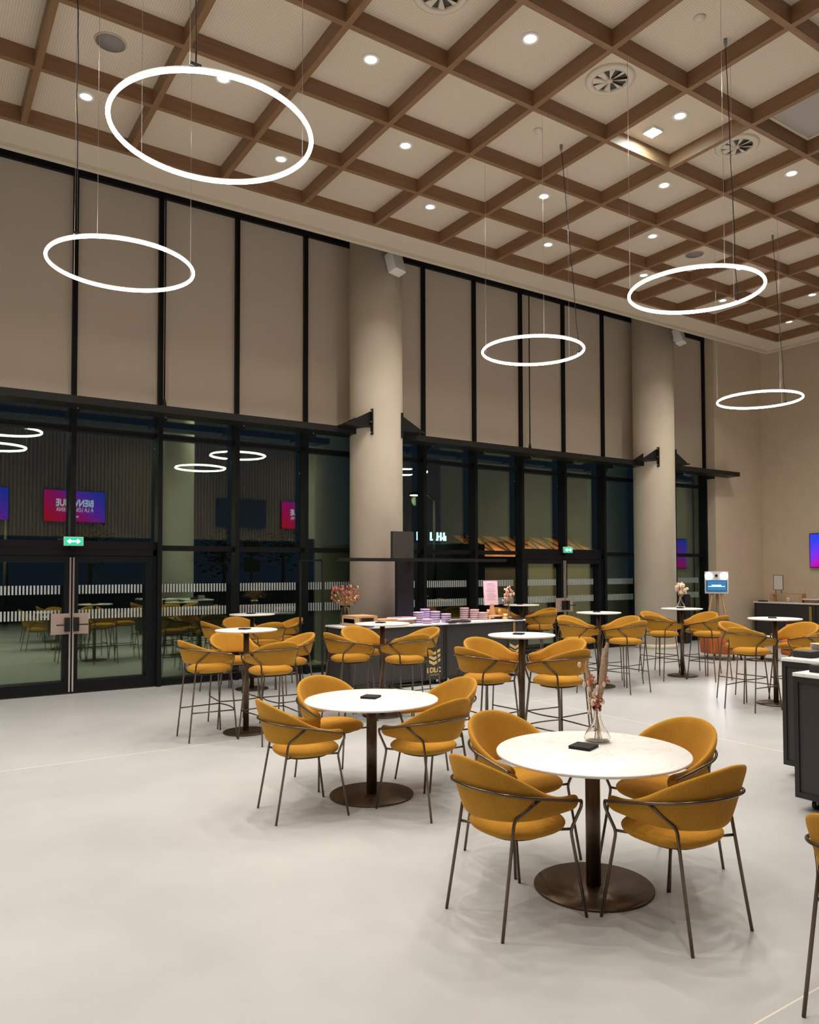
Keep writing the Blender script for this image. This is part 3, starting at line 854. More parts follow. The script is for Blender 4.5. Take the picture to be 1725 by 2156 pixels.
place(chair0, 2.99, 5.87, -90, 'mustard dining chair behind the second marble table at left', gc)
place(chair0, 3.70, 5.33, 180, 'mustard dining chair behind the second marble table at right', gc)
place(chair0, 3.20, 1.49, 0, 'mustard dining chair cut off by the lower right edge of the photo', gc)
HB = 1.12
bars = {
 'B1': (3.09, 8.15, 'round high bar table nearest the left glass doors', 'the table near the left doors'),
 'B2': (4.28, 11.05, 'round high bar table at the glass, behind the one near the left doors', 'the table against the left glass'),
 'B3': (4.81, 8.12, 'round high bar table standing in front of the buffet counter', 'the table before the buffet counter'),
 'B4': (5.07, 5.84, 'round high bar table in the middle, behind the nearest dining table', 'the high table behind the vase table'),
 'B5': (8.68, 8.22, 'round high bar table right of the buffet counter', 'the table right of the buffet counter'),
 'B6': (9.49, 10.93, 'round high bar table by the far glass doors, beyond the buffet counter', 'the table at the far doors'),
 'B7': (10.66, 8.23, 'round high bar table with a small vase before the second column', 'the high table with small vase'),
 'B8': (9.43, 5.81, 'round high bar table just behind the two dark serving carts', 'the table behind the serving carts'),
}
for k, (x, y, lab, _) in bars.items():
    make_table('bar_table', x, y, 0.335, HB, 0.031, 0.245, lab, 'round white high tables')
    napkins(x-0.01, y+0.03, HB, 35, 'small black napkin stack on %s' % bars[k][3], 0.05, 0.014)
gs = 'mustard bar stools'
def four(k, off=(0.47, 0.54, 0.50, 0.50), adj={}):
    x, y, _, w_ = bars[k]
    P = {'L': (x-off[0], y, 0, 'left front'), 'N': (x, y-off[1], 90, 'right front'), 'F': (x, y+off[2], -90, 'left back'), 'R': (x+off[3], y, 180, 'right back')}
    for q, (a, b, d, s) in P.items():
        if q in adj:
            if adj[q] is None: continue
            a, b, d = adj[q]
        place(stool0, a, b, d, 'mustard bar stool at the %s of %s' % (s, w_), gs)
four('B1', adj={'L': (2.65, 8.15, 0), 'N': (3.16, 7.60, 92), 'F': (3.15, 8.72, -90), 'R': (3.64, 8.25, 180)})
four('B2')
four('B3')
four('B4')
four('B5', adj={'L': (8.19, 8.17, 0), 'N': (8.636, 7.63, 90)})
four('B6')
four('B7', adj={'L': (10.10, 8.18, 0), 'N': (10.66, 7.69, 90)})
four('B8', adj={'L': (8.83, 5.78, 0)})

# ------------------------------------------------------------------ vases and dried flowers
def vase(x, y, z, prof, lab, s=1.0):
    v = MB().lathe([(r*s, h*s) for r, h in prof], 32).build('vase', VGLASS)
    v.location = (x, y, z+0.001); tag(v, lab, 'vase')
    return v
BELL = [(0, 0), (0.045, 0), (0.072, 0.012), (0.078, 0.03), (0.062, 0.06), (0.035, 0.10), (0.022, 0.14), (0.020, 0.175), (0.028, 0.21), (0.026, 0.21), (0.0175, 0.175), (0.019, 0.14), (0.032, 0.10), (0.058, 0.06), (0.073, 0.032), (0.068, 0.016), (0.04, 0.008), (0, 0.008)]
def plume(m, base, tip, r, n=10, fuzz=130):
    base, tip = Vector(base), Vector(tip)
    pts = [base.lerp(tip, k/n)+Vector((0, 0, 0)) for k in range(n+1)]
    rs = [r*(0.25+0.9*sin(pi*min(1, (k/n)*0.82+0.12))) for k in range(n+1)]; rs[-1] = 0.002
    m.tube(pts, rs, 9)
    ax = (tip-base).normalized()
    for q in range(fuzz):
        t = random.random(); p = base.lerp(tip, t); rr = rs[int(t*n)]
        d = Vector((random.gauss(0, 1), random.gauss(0, 1), random.gauss(0, 1))); d = (d-ax*d.dot(ax)).normalized()
        a = p+d*rr*0.8; b = p+d*rr*1.35+ax*r*1.2; sd = ax.cross(d)*0.0018
        m.add([tuple(a-sd), tuple(a+sd), tuple(b)], [(0, 1, 2)])
# tall arrangement on the nearest table
vx, vy = 3.367, 3.209
vase(vx, vy, 0.75, BELL, 'clear bell-shaped glass vase on the nearest marble dining table')
bq = empty('dried_bouquet', (vx, vy, 0.76))
rx_ = Vector((0.825, -0.564, 0))
def bp(u, h, d=0): return tuple(rx_*u+Vector((0.564, 0.825, 0))*d+Vector((0, 0, h)))
for u, h, d in ((-0.055, 0.40, 0.0), (0.03, 0.36, 0.01), (-0.02, 0.36, -0.01), (-0.085, 0.40, 0.01), (0.055, 0.36, -0.01), (-0.05, 0.25, 0.02), (0.02, 0.30, -0.02), (-0.01, 0.22, 0.0)):
    MB().tube([bp(-u*0.35, 0.0, d), bp(0.0, 0.16, d*0.3), bp(u*0.6, 0.16+(h-0.16)*0.55, d), bp(u, h, d)], 0.0016, 5).build('stem', STEM, bq)
m = MB(); plume(m, bp(0.018, 0.24), bp(0.064, 0.575), 0.020); m.build('pampas_plume', DRYE, bq, 'tall taupe plume')
m = MB(); plume(m, bp(-0.022, 0.24, 0.02), bp(-0.060, 0.46, 0.02), 0.015, fuzz=90); m.build('pampas_plume', DRYE, bq, 'shorter taupe plume')
for (u, h) in ((-0.105, 0.445), (-0.075, 0.325), (-0.045, 0.335), (-0.05, 0.30), (-0.02, 0.27), (0.0, 0.31), (0.015, 0.27), (-0.045, 0.235), (-0.03, 0.22), (0.04, 0.33), (0.035, 0.225), (-0.045, 0.165), (-0.01, 0.345)):
    MB().ball(bp(u, h, random.uniform(-.02, .02)), 0.014, 0.007, 0.017).build('seed_pod', DRYB, bq)
for (u, h) in ((-0.03, 0.36), (-0.045, 0.35), (0.045, 0.36), (0.055, 0.35), (-0.01, 0.24), (0.01, 0.21), (-0.015, 0.20), (0.0, 0.18), (0.015, 0.245)):
    k = MB()
    for q in range(14):
        d = Vector((random.gauss(0, 1), random.gauss(0, 1), random.gauss(0, 1))).normalized()*0.02
        k.ball(Vector(bp(u, h, random.uniform(-.02, .02)))+d, 0.006, n=6)
    k.build('flower_head', DRYC, bq)
tag(bq, 'tall bouquet of dried pampas, white pods and rust flowers on the nearest dining table', 'dried flowers')

def bunch(x, y, z, w_, h0, h1, cols, lab, n=26, r=0.012, neck=0.12, seed=1):
    rnd = random.Random(seed)
    b = empty('dried_bouquet', (x, y, z))
    st = MB()
    for k in range(n):
        a = rnd.uniform(0, 2*pi); q = math.sqrt(rnd.random())*w_; h = rnd.uniform(h0, h1)-q*0.25
        ex, ey = q*cos(a), q*sin(a)
        st.tube([(-ex*0.08, -ey*0.08, 0.01), (ex*0.08, ey*0.08, neck), (ex*0.7, ey*0.7, neck+(h-neck)*0.65), (ex, ey, h)], 0.002, 4)
        MB().ball((ex, ey, h), r*rnd.uniform(0.7, 1.3), None, r*rnd.uniform(0.9, 1.8), n=7).build('flower_head', cols[k % len(cols)], b)
    st.build('stems', STEM, b)
    tag(b, lab, 'dried flowers')
# vase on B7
vase(10.72, 8.30, HB, BELL, 'small clear glass vase on the high table before the second column', 1.0)
bunch(10.72, 8.30, HB+0.008, 0.11, 0.26, 0.42, [DRYB, DRYB, DRYA], 'small cream dried bouquet on the high table before the second column', 26, 0.022, 0.16, 3)

# ------------------------------------------------------------------ buffet counter
CY0, CY1, CZ = 9.80, 10.56, 0.94
KC = 0.953
before_counter = set(o.name for o in C.objects)
def logo(parent, x, y):
    o = MB()
    MB().box(x-0.15, x+0.15, y-0.003, y, 0.095, 0.62).build('logo_panel', mat('dark_olive_panel', (0.030, 0.034, 0.026), 0.6), parent)
    for k in range(3):
        z = 0.50-k*0.075
        o.add([(x-0.12, y-0.006, z+0.055), (x, y-0.006, z), (x+0.12, y-0.006, z+0.055), (x+0.12, y-0.006, z+0.01), (x, y-0.006, z-0.05), (x-0.12, y-0.006, z+0.01)],
              [(0, 1, 4, 5), (1, 2, 3, 4)])
    o.build('chevron_emblem', GOLDP, parent)
    text_mesh('logo_text', 'LDLC', 0.105, GOLDP, parent, (x, y-0.005, 0.225), (pi/2, 0, 0), 0.001, 0.005)
    text_mesh('logo_subtext', 'A R E N A', 0.040, GOLDP, parent, (x, y-0.005, 0.155), (pi/2, 0, 0), 0.001, 0.0)
def castors(parent, pts, r=0.035):
    for (x, y) in pts:
        c = MB().lathe([(0, -0.013), (r, -0.013), (r, 0.013), (0, 0.013)], 20, Matrix.Translation((x, y, r)) @ Matrix.Rotation(pi/2, 4, 'X')).build('castor', STEEL, parent)
        MB().box(x-0.02, x+0.02, y-0.022, y+0.022, r, r*2+0.012).build('castor_fork', CHROME, c)
for n, (xa, xb, lab) in enumerate(((5.26, 6.955, 'left module of the dark buffet counter with marble top, in front of the first column'), (6.965, 8.60, 'right module of the dark buffet counter with marble top'))):
    root = MB().box(xa+0.01, xb-0.01, CY0+0.02, CY1-0.02, 0.085, CZ-0.028).build('buffet_counter', DARKLAM)
    fr = MB()
    for (p, q) in ((xa, xa+0.03), (xb-0.03, xb)):
        fr.box(p, q, CY0+0.008, CY0+0.04, 0.08, CZ-0.028); fr.box(p, q, CY1-0.04, CY1, 0.08, CZ-0.028)
    fr.box(xa+0.03, xb-0.03, CY0+0.008, CY0+0.04, 0.08, 0.11); fr.box(xa, xa+0.03, CY0+0.04, CY1-0.04, 0.08, 0.11)
    fr.build('counter_frame', DARKFR, root)
    MB().box(xa-0.008, xb+0.001, CY0-0.01, CY1+0.01, CZ-0.026, CZ, bev=0.003).build('marble_top', MARBLE, root)
    xs = xb-0.25
    MB().box(xs-0.02, xs+0.02, CY0+0.0, CY0+0.012, 0.62, 0.90).build('gold_handle', GOLD, root, 'vertical gold strip')
    logo(root, xs+0.02, CY0+0.006)
    castors(root, [(xa+0.1, CY0+0.12), (xb-0.1, CY0+0.12), (xa+0.1, CY1-0.12), (xb-0.1, CY1-0.12)], 0.03)
    tag(root, lab, 'counter', 'buffet counter modules')

def stack(x, y, z, n, r, h, m_, lab, name='bowl_stack_item', group=None):
    for k in range(n):
        prof = [(0, 0.001), (r*0.6, 0.001), (r*0.92, h*0.25), (r, h*0.55), (r*0.985, h*1.0), (r*0.93, h*0.95), (r*0.9, h*0.5), (r*0.55, h*0.18), (0, h*0.15)]
        o = MB().lathe(prof, 24).build('bowl', m_); o.location = (x, y, z+k*h*1.04)
        tag(o, '%s, %s' % (lab, 'bottom bowl' if k == 0 else ('top bowl' if k == n-1 else 'bowl %s from the bottom' % ['', 'second', 'third', 'fourth', 'fifth', 'sixth', 'seventh'][k])), 'bowl', group)
ZC = CZ+0.001
gl = 'lilac bowls stacked on the buffet counter'
stack(6.98, 10.62, ZC, 5, 0.083, 0.033, LILAC, 'lilac bowl in the leftmost stack on the buffet counter', group=gl)
stack(7.02, 10.42, ZC, 2, 0.088, 0.033, LILAC, 'lilac bowl in the low front stack on the buffet counter', group=gl)
stack(7.22, 10.78, ZC, 6, 0.080, 0.033, LILAC, 'lilac bowl in the tallest stack on the buffet counter', group=gl)
stack(7.27, 10.55, ZC, 5, 0.080, 0.034, LILAC, 'lilac bowl in the stack right of the tallest one', group=gl)
stack(7.40, 10.42, ZC, 4, 0.080, 0.034, LILAC, 'lilac bowl in the rightmost lilac stack', group=gl)
PINKC = mat('pinkish_stoneware', (0.52, 0.38, 0.36), 0.45)
gp = 'pinkish bowls stacked near the menu board'
stack(8.10, 10.85, ZC, 6, 0.078, 0.032, PINKC, 'pinkish bowl in the stack furthest left of the menu board', group=gp)
stack(8.22, 10.72, ZC, 5, 0.080, 0.033, PINKC, 'pinkish bowl in the middle stack left of the menu board', group=gp)
stack(8.32, 10.60, ZC, 4, 0.078, 0.030, PINKC, 'pinkish bowl in the stack nearest the menu board', group=gp)
# crates with openings
def crate(x, y, w_, d, h, lab):
    c = MB()
    t = 0.028
    c.box(0, w_, 0, d, h-t, h); c.box(0, t, 0, d, 0, h-t); c.box(w_-t, w_, 0, d, 0, h-t)
    c.box(t, w_-t, 0, d, 0, 0.012); c.box(t, t+0.03, 0, 0.012, 0.012, h-t); c.box(w_-t-0.03, w_-t, 0, 0.012, 0.012, h-t); c.box(t, w_-t, d*0.8, d*0.8+0.01, 0.012, h*0.3)
    c.box(0, 0.012, 0.05, d-0.05, h*0.3, h*0.7)
    o = c.build('wooden_crate', LWOOD); o.location = (x, y, ZC)
    tag(o, lab, 'crate')
crate(5.68, 10.38, 0.36, 0.44, 0.155, 'larger pale wooden crate riser at the left end of the buffet counter')
crate(6.06, 10.30, 0.30, 0.30, 0.095, 'lower pale wooden crate riser beside the larger one')
napkins(5.84, 10.30, ZC, 5, 'black napkin stack at the left corner of the buffet counter', 0.07, 0.04)
napkins(7.42, 10.30, ZC, 0, 'black napkin stack in front of the lilac bowls', 0.07, 0.025)
napkins(8.86, 10.36, ZC, 0, 'black napkin stack at the right end of the buffet counter', 0.09, 0.02)
tr = MB().lathe([(0, 0), (0.17, 0), (0.185, 0.012), (0.19, 0.02), (0.18, 0.016), (0, 0.008)], 32).build('serving_plate', NAPK); tr.location = (7.68, 10.42, ZC)
tag(tr, 'flat dark round plate right of the lilac bowls', 'plate')
def basket(x, y, z, a, b, h, lab, filling=True, rz=0.0):
    o = MB().lathe([(0, 0), (0.80, 0), (0.90, h*0.5), (1.0, h), (1.04, h+0.008), (0.96, h+0.006), (0.93, h), (0.84, h*0.5), (0.75, 0.01), (0, 0.01)], 32, sx=a, sy=b, power=3.2).build('bread_basket', RATTAN)
    o.location = (x, y, z); o.rotation_euler = (0, 0, rz)
    MB().lathe([(1.045, h+0.008), (1.06, h+0.012), (1.07, h-0.02), (1.05, h-0.022)], 32, sx=a, sy=b, power=3.2).build('cloth_liner', PAPER, o, 'white cloth edge')
    MB().lathe([(0, h*0.82), (0.9, h*0.80), (0, h*0.78)], 24, sx=a, sy=b, power=3.2).build('basket_content', mat('packet_brown', (0.33, 0.18, 0.14), 0.7, noise=0.4, nscale=40), o)
    k = MB(); rnd = random.Random(5)
    for q in range(16):
        k.ball((rnd.uniform(-.75, .75)*a, rnd.uniform(-.7, .7)*b, h*0.9), 0.03, 0.022, 0.022, n=7)
    k.build('packets', mat('packet_pink', (0.42, 0.22, 0.20), 0.6), o)
    tag(o, lab, 'basket')
basket(6.64, 10.60, ZC, 0.21, 0.15, 0.085, 'oblong woven basket with white cloth on the buffet counter, left of the lilac bowls')
# big vase at the left end
TALL = [(0, 0), (0.075, 0), (0.085, 0.02), (0.075, 0.14), (0.068, 0.24), (0.075, 0.29), (0.072, 0.29), (0.064, 0.24), (0.071, 0.14), (0.08, 0.022), (0.07, 0.01), (0, 0.01)]
vase(5.80, 10.96, ZC, TALL, 'tall amber-tinted glass vase at the left end of the buffet counter', 1.0)
bunch(5.80, 10.96, ZC+0.01, 0.22, 0.34, 0.62, [DRYD, DRYC, GOLD, DRYD], 'round plum and gold dried bouquet at the left end of the buffet counter', 90, 0.018, 0.27, 11)
vase(8.92, 10.62, ZC, [(r*0.75, h*1.35) for r, h in BELL], 'slim glass vase at the right end of the buffet counter', 1.0)
bunch(8.92, 10.62, ZC+0.01, 0.10, 0.32, 0.53, [DRYB, DRYA, DRYB], 'pale pink dried bouquet at the right end of the buffet counter', 34, 0.018, 0.26, 8)
cd = MB().lathe([(0, 0), (0.045, 0), (0.048, 0.09), (0.042, 0.09), (0.04, 0.06), (0, 0.06)], 24).build('candle_holder', GOLD); cd.location = (8.72, 10.48, ZC)
tag(cd, 'small gold candle holder by the slim vase on the buffet counter', 'candle holder')
# menu board on wooden tray shelf
ms = MB().box(-0.19, 0.19, -0.15, 0.15, 0.045, 0.062).box(-0.19, -0.16, -0.15, 0.15, 0, 0.045).box(0.16, 0.19, -0.15, 0.15, 0, 0.045).box(-0.19, 0.19, 0.14, 0.16, 0.062, 0.10).build('wooden_riser', LWOOD)
ms.location = (8.61, 10.70, ZC); tag(ms, 'low wooden riser under the pink menu board', 'riser')
mb = empty('menu_board', (8.60, 10.70, ZC+0.063))
MB().box(-0.15, 0.15, -0.006, 0.006, 0.17, 0.58, T=Matrix.Rotation(-0.08, 4, 'X')).build('menu_sheet', PPAPER, mb)
MB().add([(-0.055, -0.02, 0), (0.055, -0.02, 0), (0.03, -0.01, 0.19), (-0.03, -0.01, 0.19), (-0.055, 0.02, 0), (0.055, 0.02, 0), (0.03, 0.01, 0.19), (-0.03, 0.01, 0.19)],
         [(0, 1, 2, 3), (7, 6, 5, 4), (0, 4, 5, 1), (1, 5, 6, 2), (2, 6, 7, 3), (3, 7, 4, 0)]).build('board_stand', LWOODZ, mb)
ln = MB()
for k in range(11):
    zz = 0.53-k*0.027; ww = 0.10 if k % 3 else 0.07
    ln.box(-ww, ww, -0.0085, -0.0075, zz, zz+0.005, T=Matrix.Rotation(-0.08, 4, 'X'))
ln.build('menu_lines', mat('faint_ink', (0.45, 0.33, 0.38), 0.8), mb)
tag(mb, 'pink menu board on a small wooden stand at the right of the buffet counter', 'menu board')
for (x, y, lab) in ((8.50, 10.68, 'small wooden cup left of the menu board stand'), (8.74, 10.66, 'small wooden cup right of the menu board stand')):
    cpo = MB().lathe([(0, 0), (0.028, 0), (0.022, 0.10), (0.018, 0.10), (0.02, 0.02), (0, 0.02)], 18).build('wooden_cup', LWOODZ); cpo.location = (x, y, ZC+0.063); tag(cpo, lab, 'cup')
# lamp gantry over the counter
ga = empty('heat_lamp_gantry', (7.10, 11.02, 0))
MB().box(-1.55, 1.66, -0.42, -0.32, 1.935, 1.955).box(-1.55, 1.66, -0.42, -0.405, 1.905, 1.935).box(-1.55, 1.66, -0.335, -0.32, 1.905, 1.935).build('lamp_bar', STEEL, ga)
MB().box(-0.05, 0.05, -0.32, 0.08, 1.935, 1.95).build('bar_arm', STEEL, ga)
MB().box(-0.22, 0.10, 0.08, 0.15, 0.0, 1.95).build('gantry_post', STEEL, ga)
MB().box(-0.30, 0.10, 0.08, 0.15, 1.955, 2.40).build('back_panel', mat('grey_panel', (0.045, 0.04, 0.038), 0.6), ga)
MB().box(-1.50, 1.60, -0.40, -0.34, 1.928, 1.934).build('lamp_strip', emit('pink_strip', (0.85, 0.45, 1.0), 3.0), ga, 'violet-pink light strip under the bar')
tag(ga, 'long thin black lamp bar on a post above the buffet counter', 'heat lamp')
for k, (px_, en, colr) in enumerate(((-0.95, 1.3, (1.0, 0.60, 0.62)), (0.1, 2.6, (0.62, 0.35, 1.0)), (1.3, 2.0, (1.0, 0.55, 0.68)))):
    l = bpy.data.lights.new('gantry_lamp', 'AREA'); l.shape = 'RECTANGLE'; l.size = 0.7; l.size_y = 0.05; l.energy = en; l.color = colr; l.spread = radians(85)
    o = bpy.data.objects.new('gantry_lamp', l); C.objects.link(o); o.location = (px_, -0.37, 1.91); o.parent = ga
for o in list(C.objects):
    if o.name not in before_counter and o.parent is None and not o.name.startswith('buffet_counter'):
        o.location.x *= KC; o.location.y *= KC
# thin freestanding frame at the counter's left end
fs = MB().box(4.94, 4.965, 10.04, 10.065, 0, 1.93).box(4.94, 4.965, 10.80, 10.825, 0, 1.93).box(4.94, 4.965, 10.065, 10.80, 1.905, 1.93).build('thin_black_frame', STEEL)
tag(fs, 'thin black upright frame left of the buffet counter', 'frame')
MB().box(4.942, 4.963, 10.065, 10.80, 0, 0.02).build('frame_foot', STEEL, fs)

# ------------------------------------------------------------------ serving carts at right
def cart(xa, ya, xb, yb, lab):
    r = MB().box(xa+0.012, xb-0.012, yb+0.012, ya-0.012, 0.10, 0.965).build('serving_cart', DARKLAM)
    f = MB(); t = 0.035
    for (p, q) in ((xa, xa+t), (xb-t, xb)):
        f.box(p, q, ya-t, ya, 0.09, 0.972); f.box(p, q, yb, yb+t, 0.09, 0.972)
    for z in (0.09, 0.932):
        f.box(xa, xa+t, yb+t, ya-t, z, z+0.04); f.box(xb-t, xb, yb+t, ya-t, z, z+0.04)
        f.box(xa+t, xb-t, ya-t, ya, z, z+0.04); f.box(xa+t, xb-t, yb, yb+t, z, z+0.04)
    f.build('cart_frame', DARKFR, r)
    MB().box(xa-0.004, xb+0.004, yb-0.004, ya+0.004, 0.973, 1.0, bev=0.003).build('marble_top', MARBLE, r)
    castors(r, [(xa+0.12, ya-0.09), (xb-0.1, ya-0.09), (xa+0.12, yb+0.09), (xb-0.1, yb+0.09)], 0.036)
    tag(r, lab, 'cart', 'dark serving carts')
cart(6.235, 3.785, 6.95, 2.15, 'rear dark serving cart on castors with marble top at the right edge')
cart(5.415, 3.20, 6.13, 1.55, 'front dark serving cart on castors with marble top at the right edge')
def bigbox(x, y, lab):
    o = MB().box(-0.085, 0.085, -0.085, 0.085, 0, 0.052, bev=0.006).build('napkin_box', NAPK); o.location = (x, y, 1.001)
    MB().box(-0.079, 0.079, -0.079, 0.079, 0.0525, 0.056).build('napkin', mat('grey_paper', (0.12, 0.12, 0.12), 0.9), o)
    tag(o, lab, 'napkin box')
bigbox(6.45, 3.68, 'black napkin box on the rear serving cart')
bigbox(5.60, 3.05, 'black napkin box on the front serving cart')
for k in range(8):
    prof = [(0, 0.001), (0.05, 0.001), (0.078, 0.008), (0.092, 0.018), (0.089, 0.019), (0.074, 0.011), (0.045, 0.005), (0, 0.005)]
    o = MB().lathe(prof, 32).build('saucer', STONEW); o.location = (6.65, 3.66, 1.001+k*0.0125)
    tag(o, 'beige saucer in the stack on the rear serving cart, %s' % ('bottom one' if k == 0 else 'top one' if k == 7 else ['', 'second', 'third', 'fourth', 'fifth', 'sixth', 'seventh'][k]+' from the bottom'), 'saucer', 'saucers stacked on the rear serving cart')

# ------------------------------------------------------------------ sideboard on the right wall
r = MB().box(18.05, 18.70, 7.2, 11.68, 0.10, 0.905).build('sideboard', DARKLAM)
MB().box(18.035, 18.71, 7.19, 11.70, 0.906, 0.94, bev=0.004).build('marble_top', MARBLE, r)
f = MB()
for yy in (11.64, 10.05, 8.6): f.box(18.035, 18.06, yy, yy+0.03, 0.10, 0.905)
f.box(18.035, 18.06, 7.2, 11.68, 0.10, 0.13); f.build('sideboard_frame', DARKFR, r)
MB().box(18.02, 18.036, 10.15, 10.21, 0.42, 0.86).build('gold_handle', GOLD, r)
castors(r, [(18.15, 11.5), (18.15, 9.0), (18.6, 11.5), (18.6, 9.0)], 0.035)
tag(r, 'dark sideboard with marble top against the far right wall', 'sideboard')
ZS = 0.942
br = MB().box(18.25, 18.45, 10.52, 11.38, 0.19, 0.215).box(18.25, 18.45, 11.30, 11.38, 0, 0.19).box(18.25, 18.45, 10.52, 10.60, 0, 0.19).build('wooden_bench_riser', LWOOD)
br.location = (0, 0, ZS); tag(br, 'long wooden bridge riser on the sideboard', 'riser')
sf = empty('framed_sign', (18.33, 11.18, ZS+0.216))
f = MB().box(-0.006, 0.006, -0.13, -0.12, 0.08, 0.46).box(-0.006, 0.006, 0.12, 0.13, 0.08, 0.46).box(-0.006, 0.006, -0.12, 0.12, 0.08, 0.09).box(-0.006, 0.006, -0.12, 0.12, 0.45, 0.46)
f.box(-0.006, 0.006, -0.08, -0.07, 0, 0.08).box(-0.006, 0.006, 0.07, 0.08, 0, 0.08).box(-0.03, 0.03, -0.08, -0.07, 0, 0.006).box(-0.03, 0.03, 0.07, 0.08, 0, 0.006)
f.build('sign_frame', STEEL, sf)
MB().box(-0.003, 0.003, -0.12, 0.12, 0.09, 0.45).build('sign_sheet', PAPER, sf)
tag(sf, 'white sheet in a thin black frame standing on the wooden bridge riser', 'sign')
cd = MB().lathe([(0, 0), (0.045, 0), (0.045, 0.12), (0, 0.12)], 20).build('candle', mat('wax', (0.7, 0.58, 0.36), 0.5)); cd.location = (18.22, 10.86, ZS); tag(cd, 'cream candle standing before the wooden bridge riser', 'candle')
basket(18.35, 10.32, ZS, 0.14, 0.20, 0.09, 'oval woven basket on the sideboard')
vase(18.35, 9.92, ZS, BELL, 'clear glass vase on the sideboard', 1.25)
bunch(18.35, 9.92, ZS+0.01, 0.15, 0.30, 0.60, [DRYA, DRYB], 'sparse pink dried bouquet on the sideboard', 22, 0.018, 0.22, 21)
napkins(18.15, 11.50, ZS, 0, 'black napkin stack at the left end of the sideboard', 0.09, 0.025)
napkins(18.12, 9.83, ZS, 0, 'black napkin stack beside the vase on the sideboard', 0.09, 0.025)
# screen on the right wall
tv = MB().box(18.69, 18.755, 8.95, 10.55, 1.80, 2.66).build('wall_screen', DARKFR)
MB().box(18.684, 18.6895, 8.97, 10.53, 1.82, 2.64).build('screen_picture', SCRN_S, tv)
tag(tv, 'wall screen glowing blue and magenta on the far right wall', 'screen')

# screens on the slat wall, seen mirrored in the glass
def welcome(xc, lab, on=True, w_=1.84, h_=1.03, zc=3.86, sc=SCRN):
    t = MB().box(xc-w_/2, xc+w_/2, YB+0.02, YB+0.09, zc-h_/2, zc+h_/2).build('wall_screen', DARKFR)
    if on:
        MB().box(xc-w_/2+0.02, xc+w_/2-0.02, YB+0.091, YB+0.094, zc-h_/2+0.02, zc+h_/2-0.02).build('screen_picture', sc, t)
        text_mesh('screen_text', 'BIENVENUE', 0.30, LETTER, t, (xc, YB+0.097, zc+0.10), (pi/2, 0, pi), 0.001, 0.006, 1.0, 'CENTER', 0.72)
        text_mesh('screen_text', 'À LA LDLC ARENA', 0.17, LETTER, t, (xc, YB+0.097, zc-0.11), (pi/2, 0, pi), 0.001, 0.0, 1.0, 'CENTER', 0.78)
        text_mesh('screen_text', 'ARENA', 0.07, LETTER, t, (xc, YB+0.097, zc-0.33), (pi/2, 0, pi), 0.001, 0.001)
    tag(t, lab, 'screen', 'screens on the slatted wall')
# text reads left to right for someone in the room, so it faces +Y
welcome(4.40, 'lit welcome screen on the slatted wall, mirrored in the glass over the left doors')
welcome(1.62, 'lit welcome screen mirrored at the left edge of the glass')
welcome(9.93, 'dark switched-off screen on the slatted wall, mirrored in the glass', on=False)
welcome(12.38, 'lit red welcome screen half hidden by the wall pier, mirrored in the glass')

# ------------------------------------------------------------------ photo booth
pb = empty('photo_booth', (16.0, 11.33, 0), radians(0))
face = math.atan2(-11.33+2, -16.0)   # turned towards the room
pb.rotation_euler = (0, 0, face)
MB().box(-0.10, 0.10, -0.27, 0.27, 1.19, 1.72, bev=0.012).build('booth_head', WHITE, pb)
for s in (-1, 1):
    MB().lathe([(0, 0), (0.075, 0), (0.075, 0.012), (0, 0.012)], 24, Matrix.Translation((0.10, s*0.18, 1.615)) @ Matrix.Rotation(pi/2, 4, 'Y')).build('flash_light', emit('flash_white%d' % s, (0.85, 0.93, 1.0), 14.0), pb)
MB().lathe([(0, 0), (0.032, 0), (0.032, 0.02), (0, 0.02)], 20, Matrix.Translation((0.10, 0, 1.62)) @ Matrix.Rotation(pi/2, 4, 'Y')).build('camera_lens', DARKFR, pb)
MB().box(0.100, 0.106, -0.235, 0.235, 1.235, 1.51).build('booth_screen', emit('deep_blue', (0.02, 0.10, 0.22), 1.0), pb)
k = MB()
for q in range(13):
    yy = -0.19+q*0.0315
    k.box(0.1062, 0.108, yy, yy+0.012, 1.27, 1.49)
k.build('screen_bars', emit('bar_blue', (0.10, 0.32, 0.62), 1.0), pb)
MB().box(0.1085, 0.110, -0.11, 0.11, 1.375, 1.40).box(0.1085, 0.110, -0.19, 0.19, 1.355, 1.370).build('screen_banner', emit('banner', (0.8, 0.92, 1.0), 1.3), pb)
for (ax, ay) in ((0.16, -0.30), (0.16, 0.30), (-0.30, 0.0)):
    MB().tube([(ax*0.25, ay*0.35, 1.20), (ax, ay, 0.0)], [0.034, 0.022], 12).build('leg', LWOODZ, pb)
tag(pb, 'white photo booth head with two round lights on a wooden tripod beside the second column', 'photo booth')
l = bpy.data.lights.new('booth_lamp', 'AREA'); l.size = 0.35; l.energy = 4; l.color = (0.85, 0.93, 1.0)
o = bpy.data.objects.new('booth_lamp', l); C.objects.link(o); o.location = (0.14, 0, 1.615); o.rotation_euler = (0, -pi/2, 0); o.parent = pb
pc = MB().box(15.35, 15.55, 11.75, 11.95, 0, 1.15).build('waste_bin', DARKFR); 
MB().box(15.36, 15.54, 11.76, 11.94, 1.15, 1.17).build('bin_lid', STEEL, pc)
tag(pc, 'slim black pedestal behind the photo booth', 'pedestal')

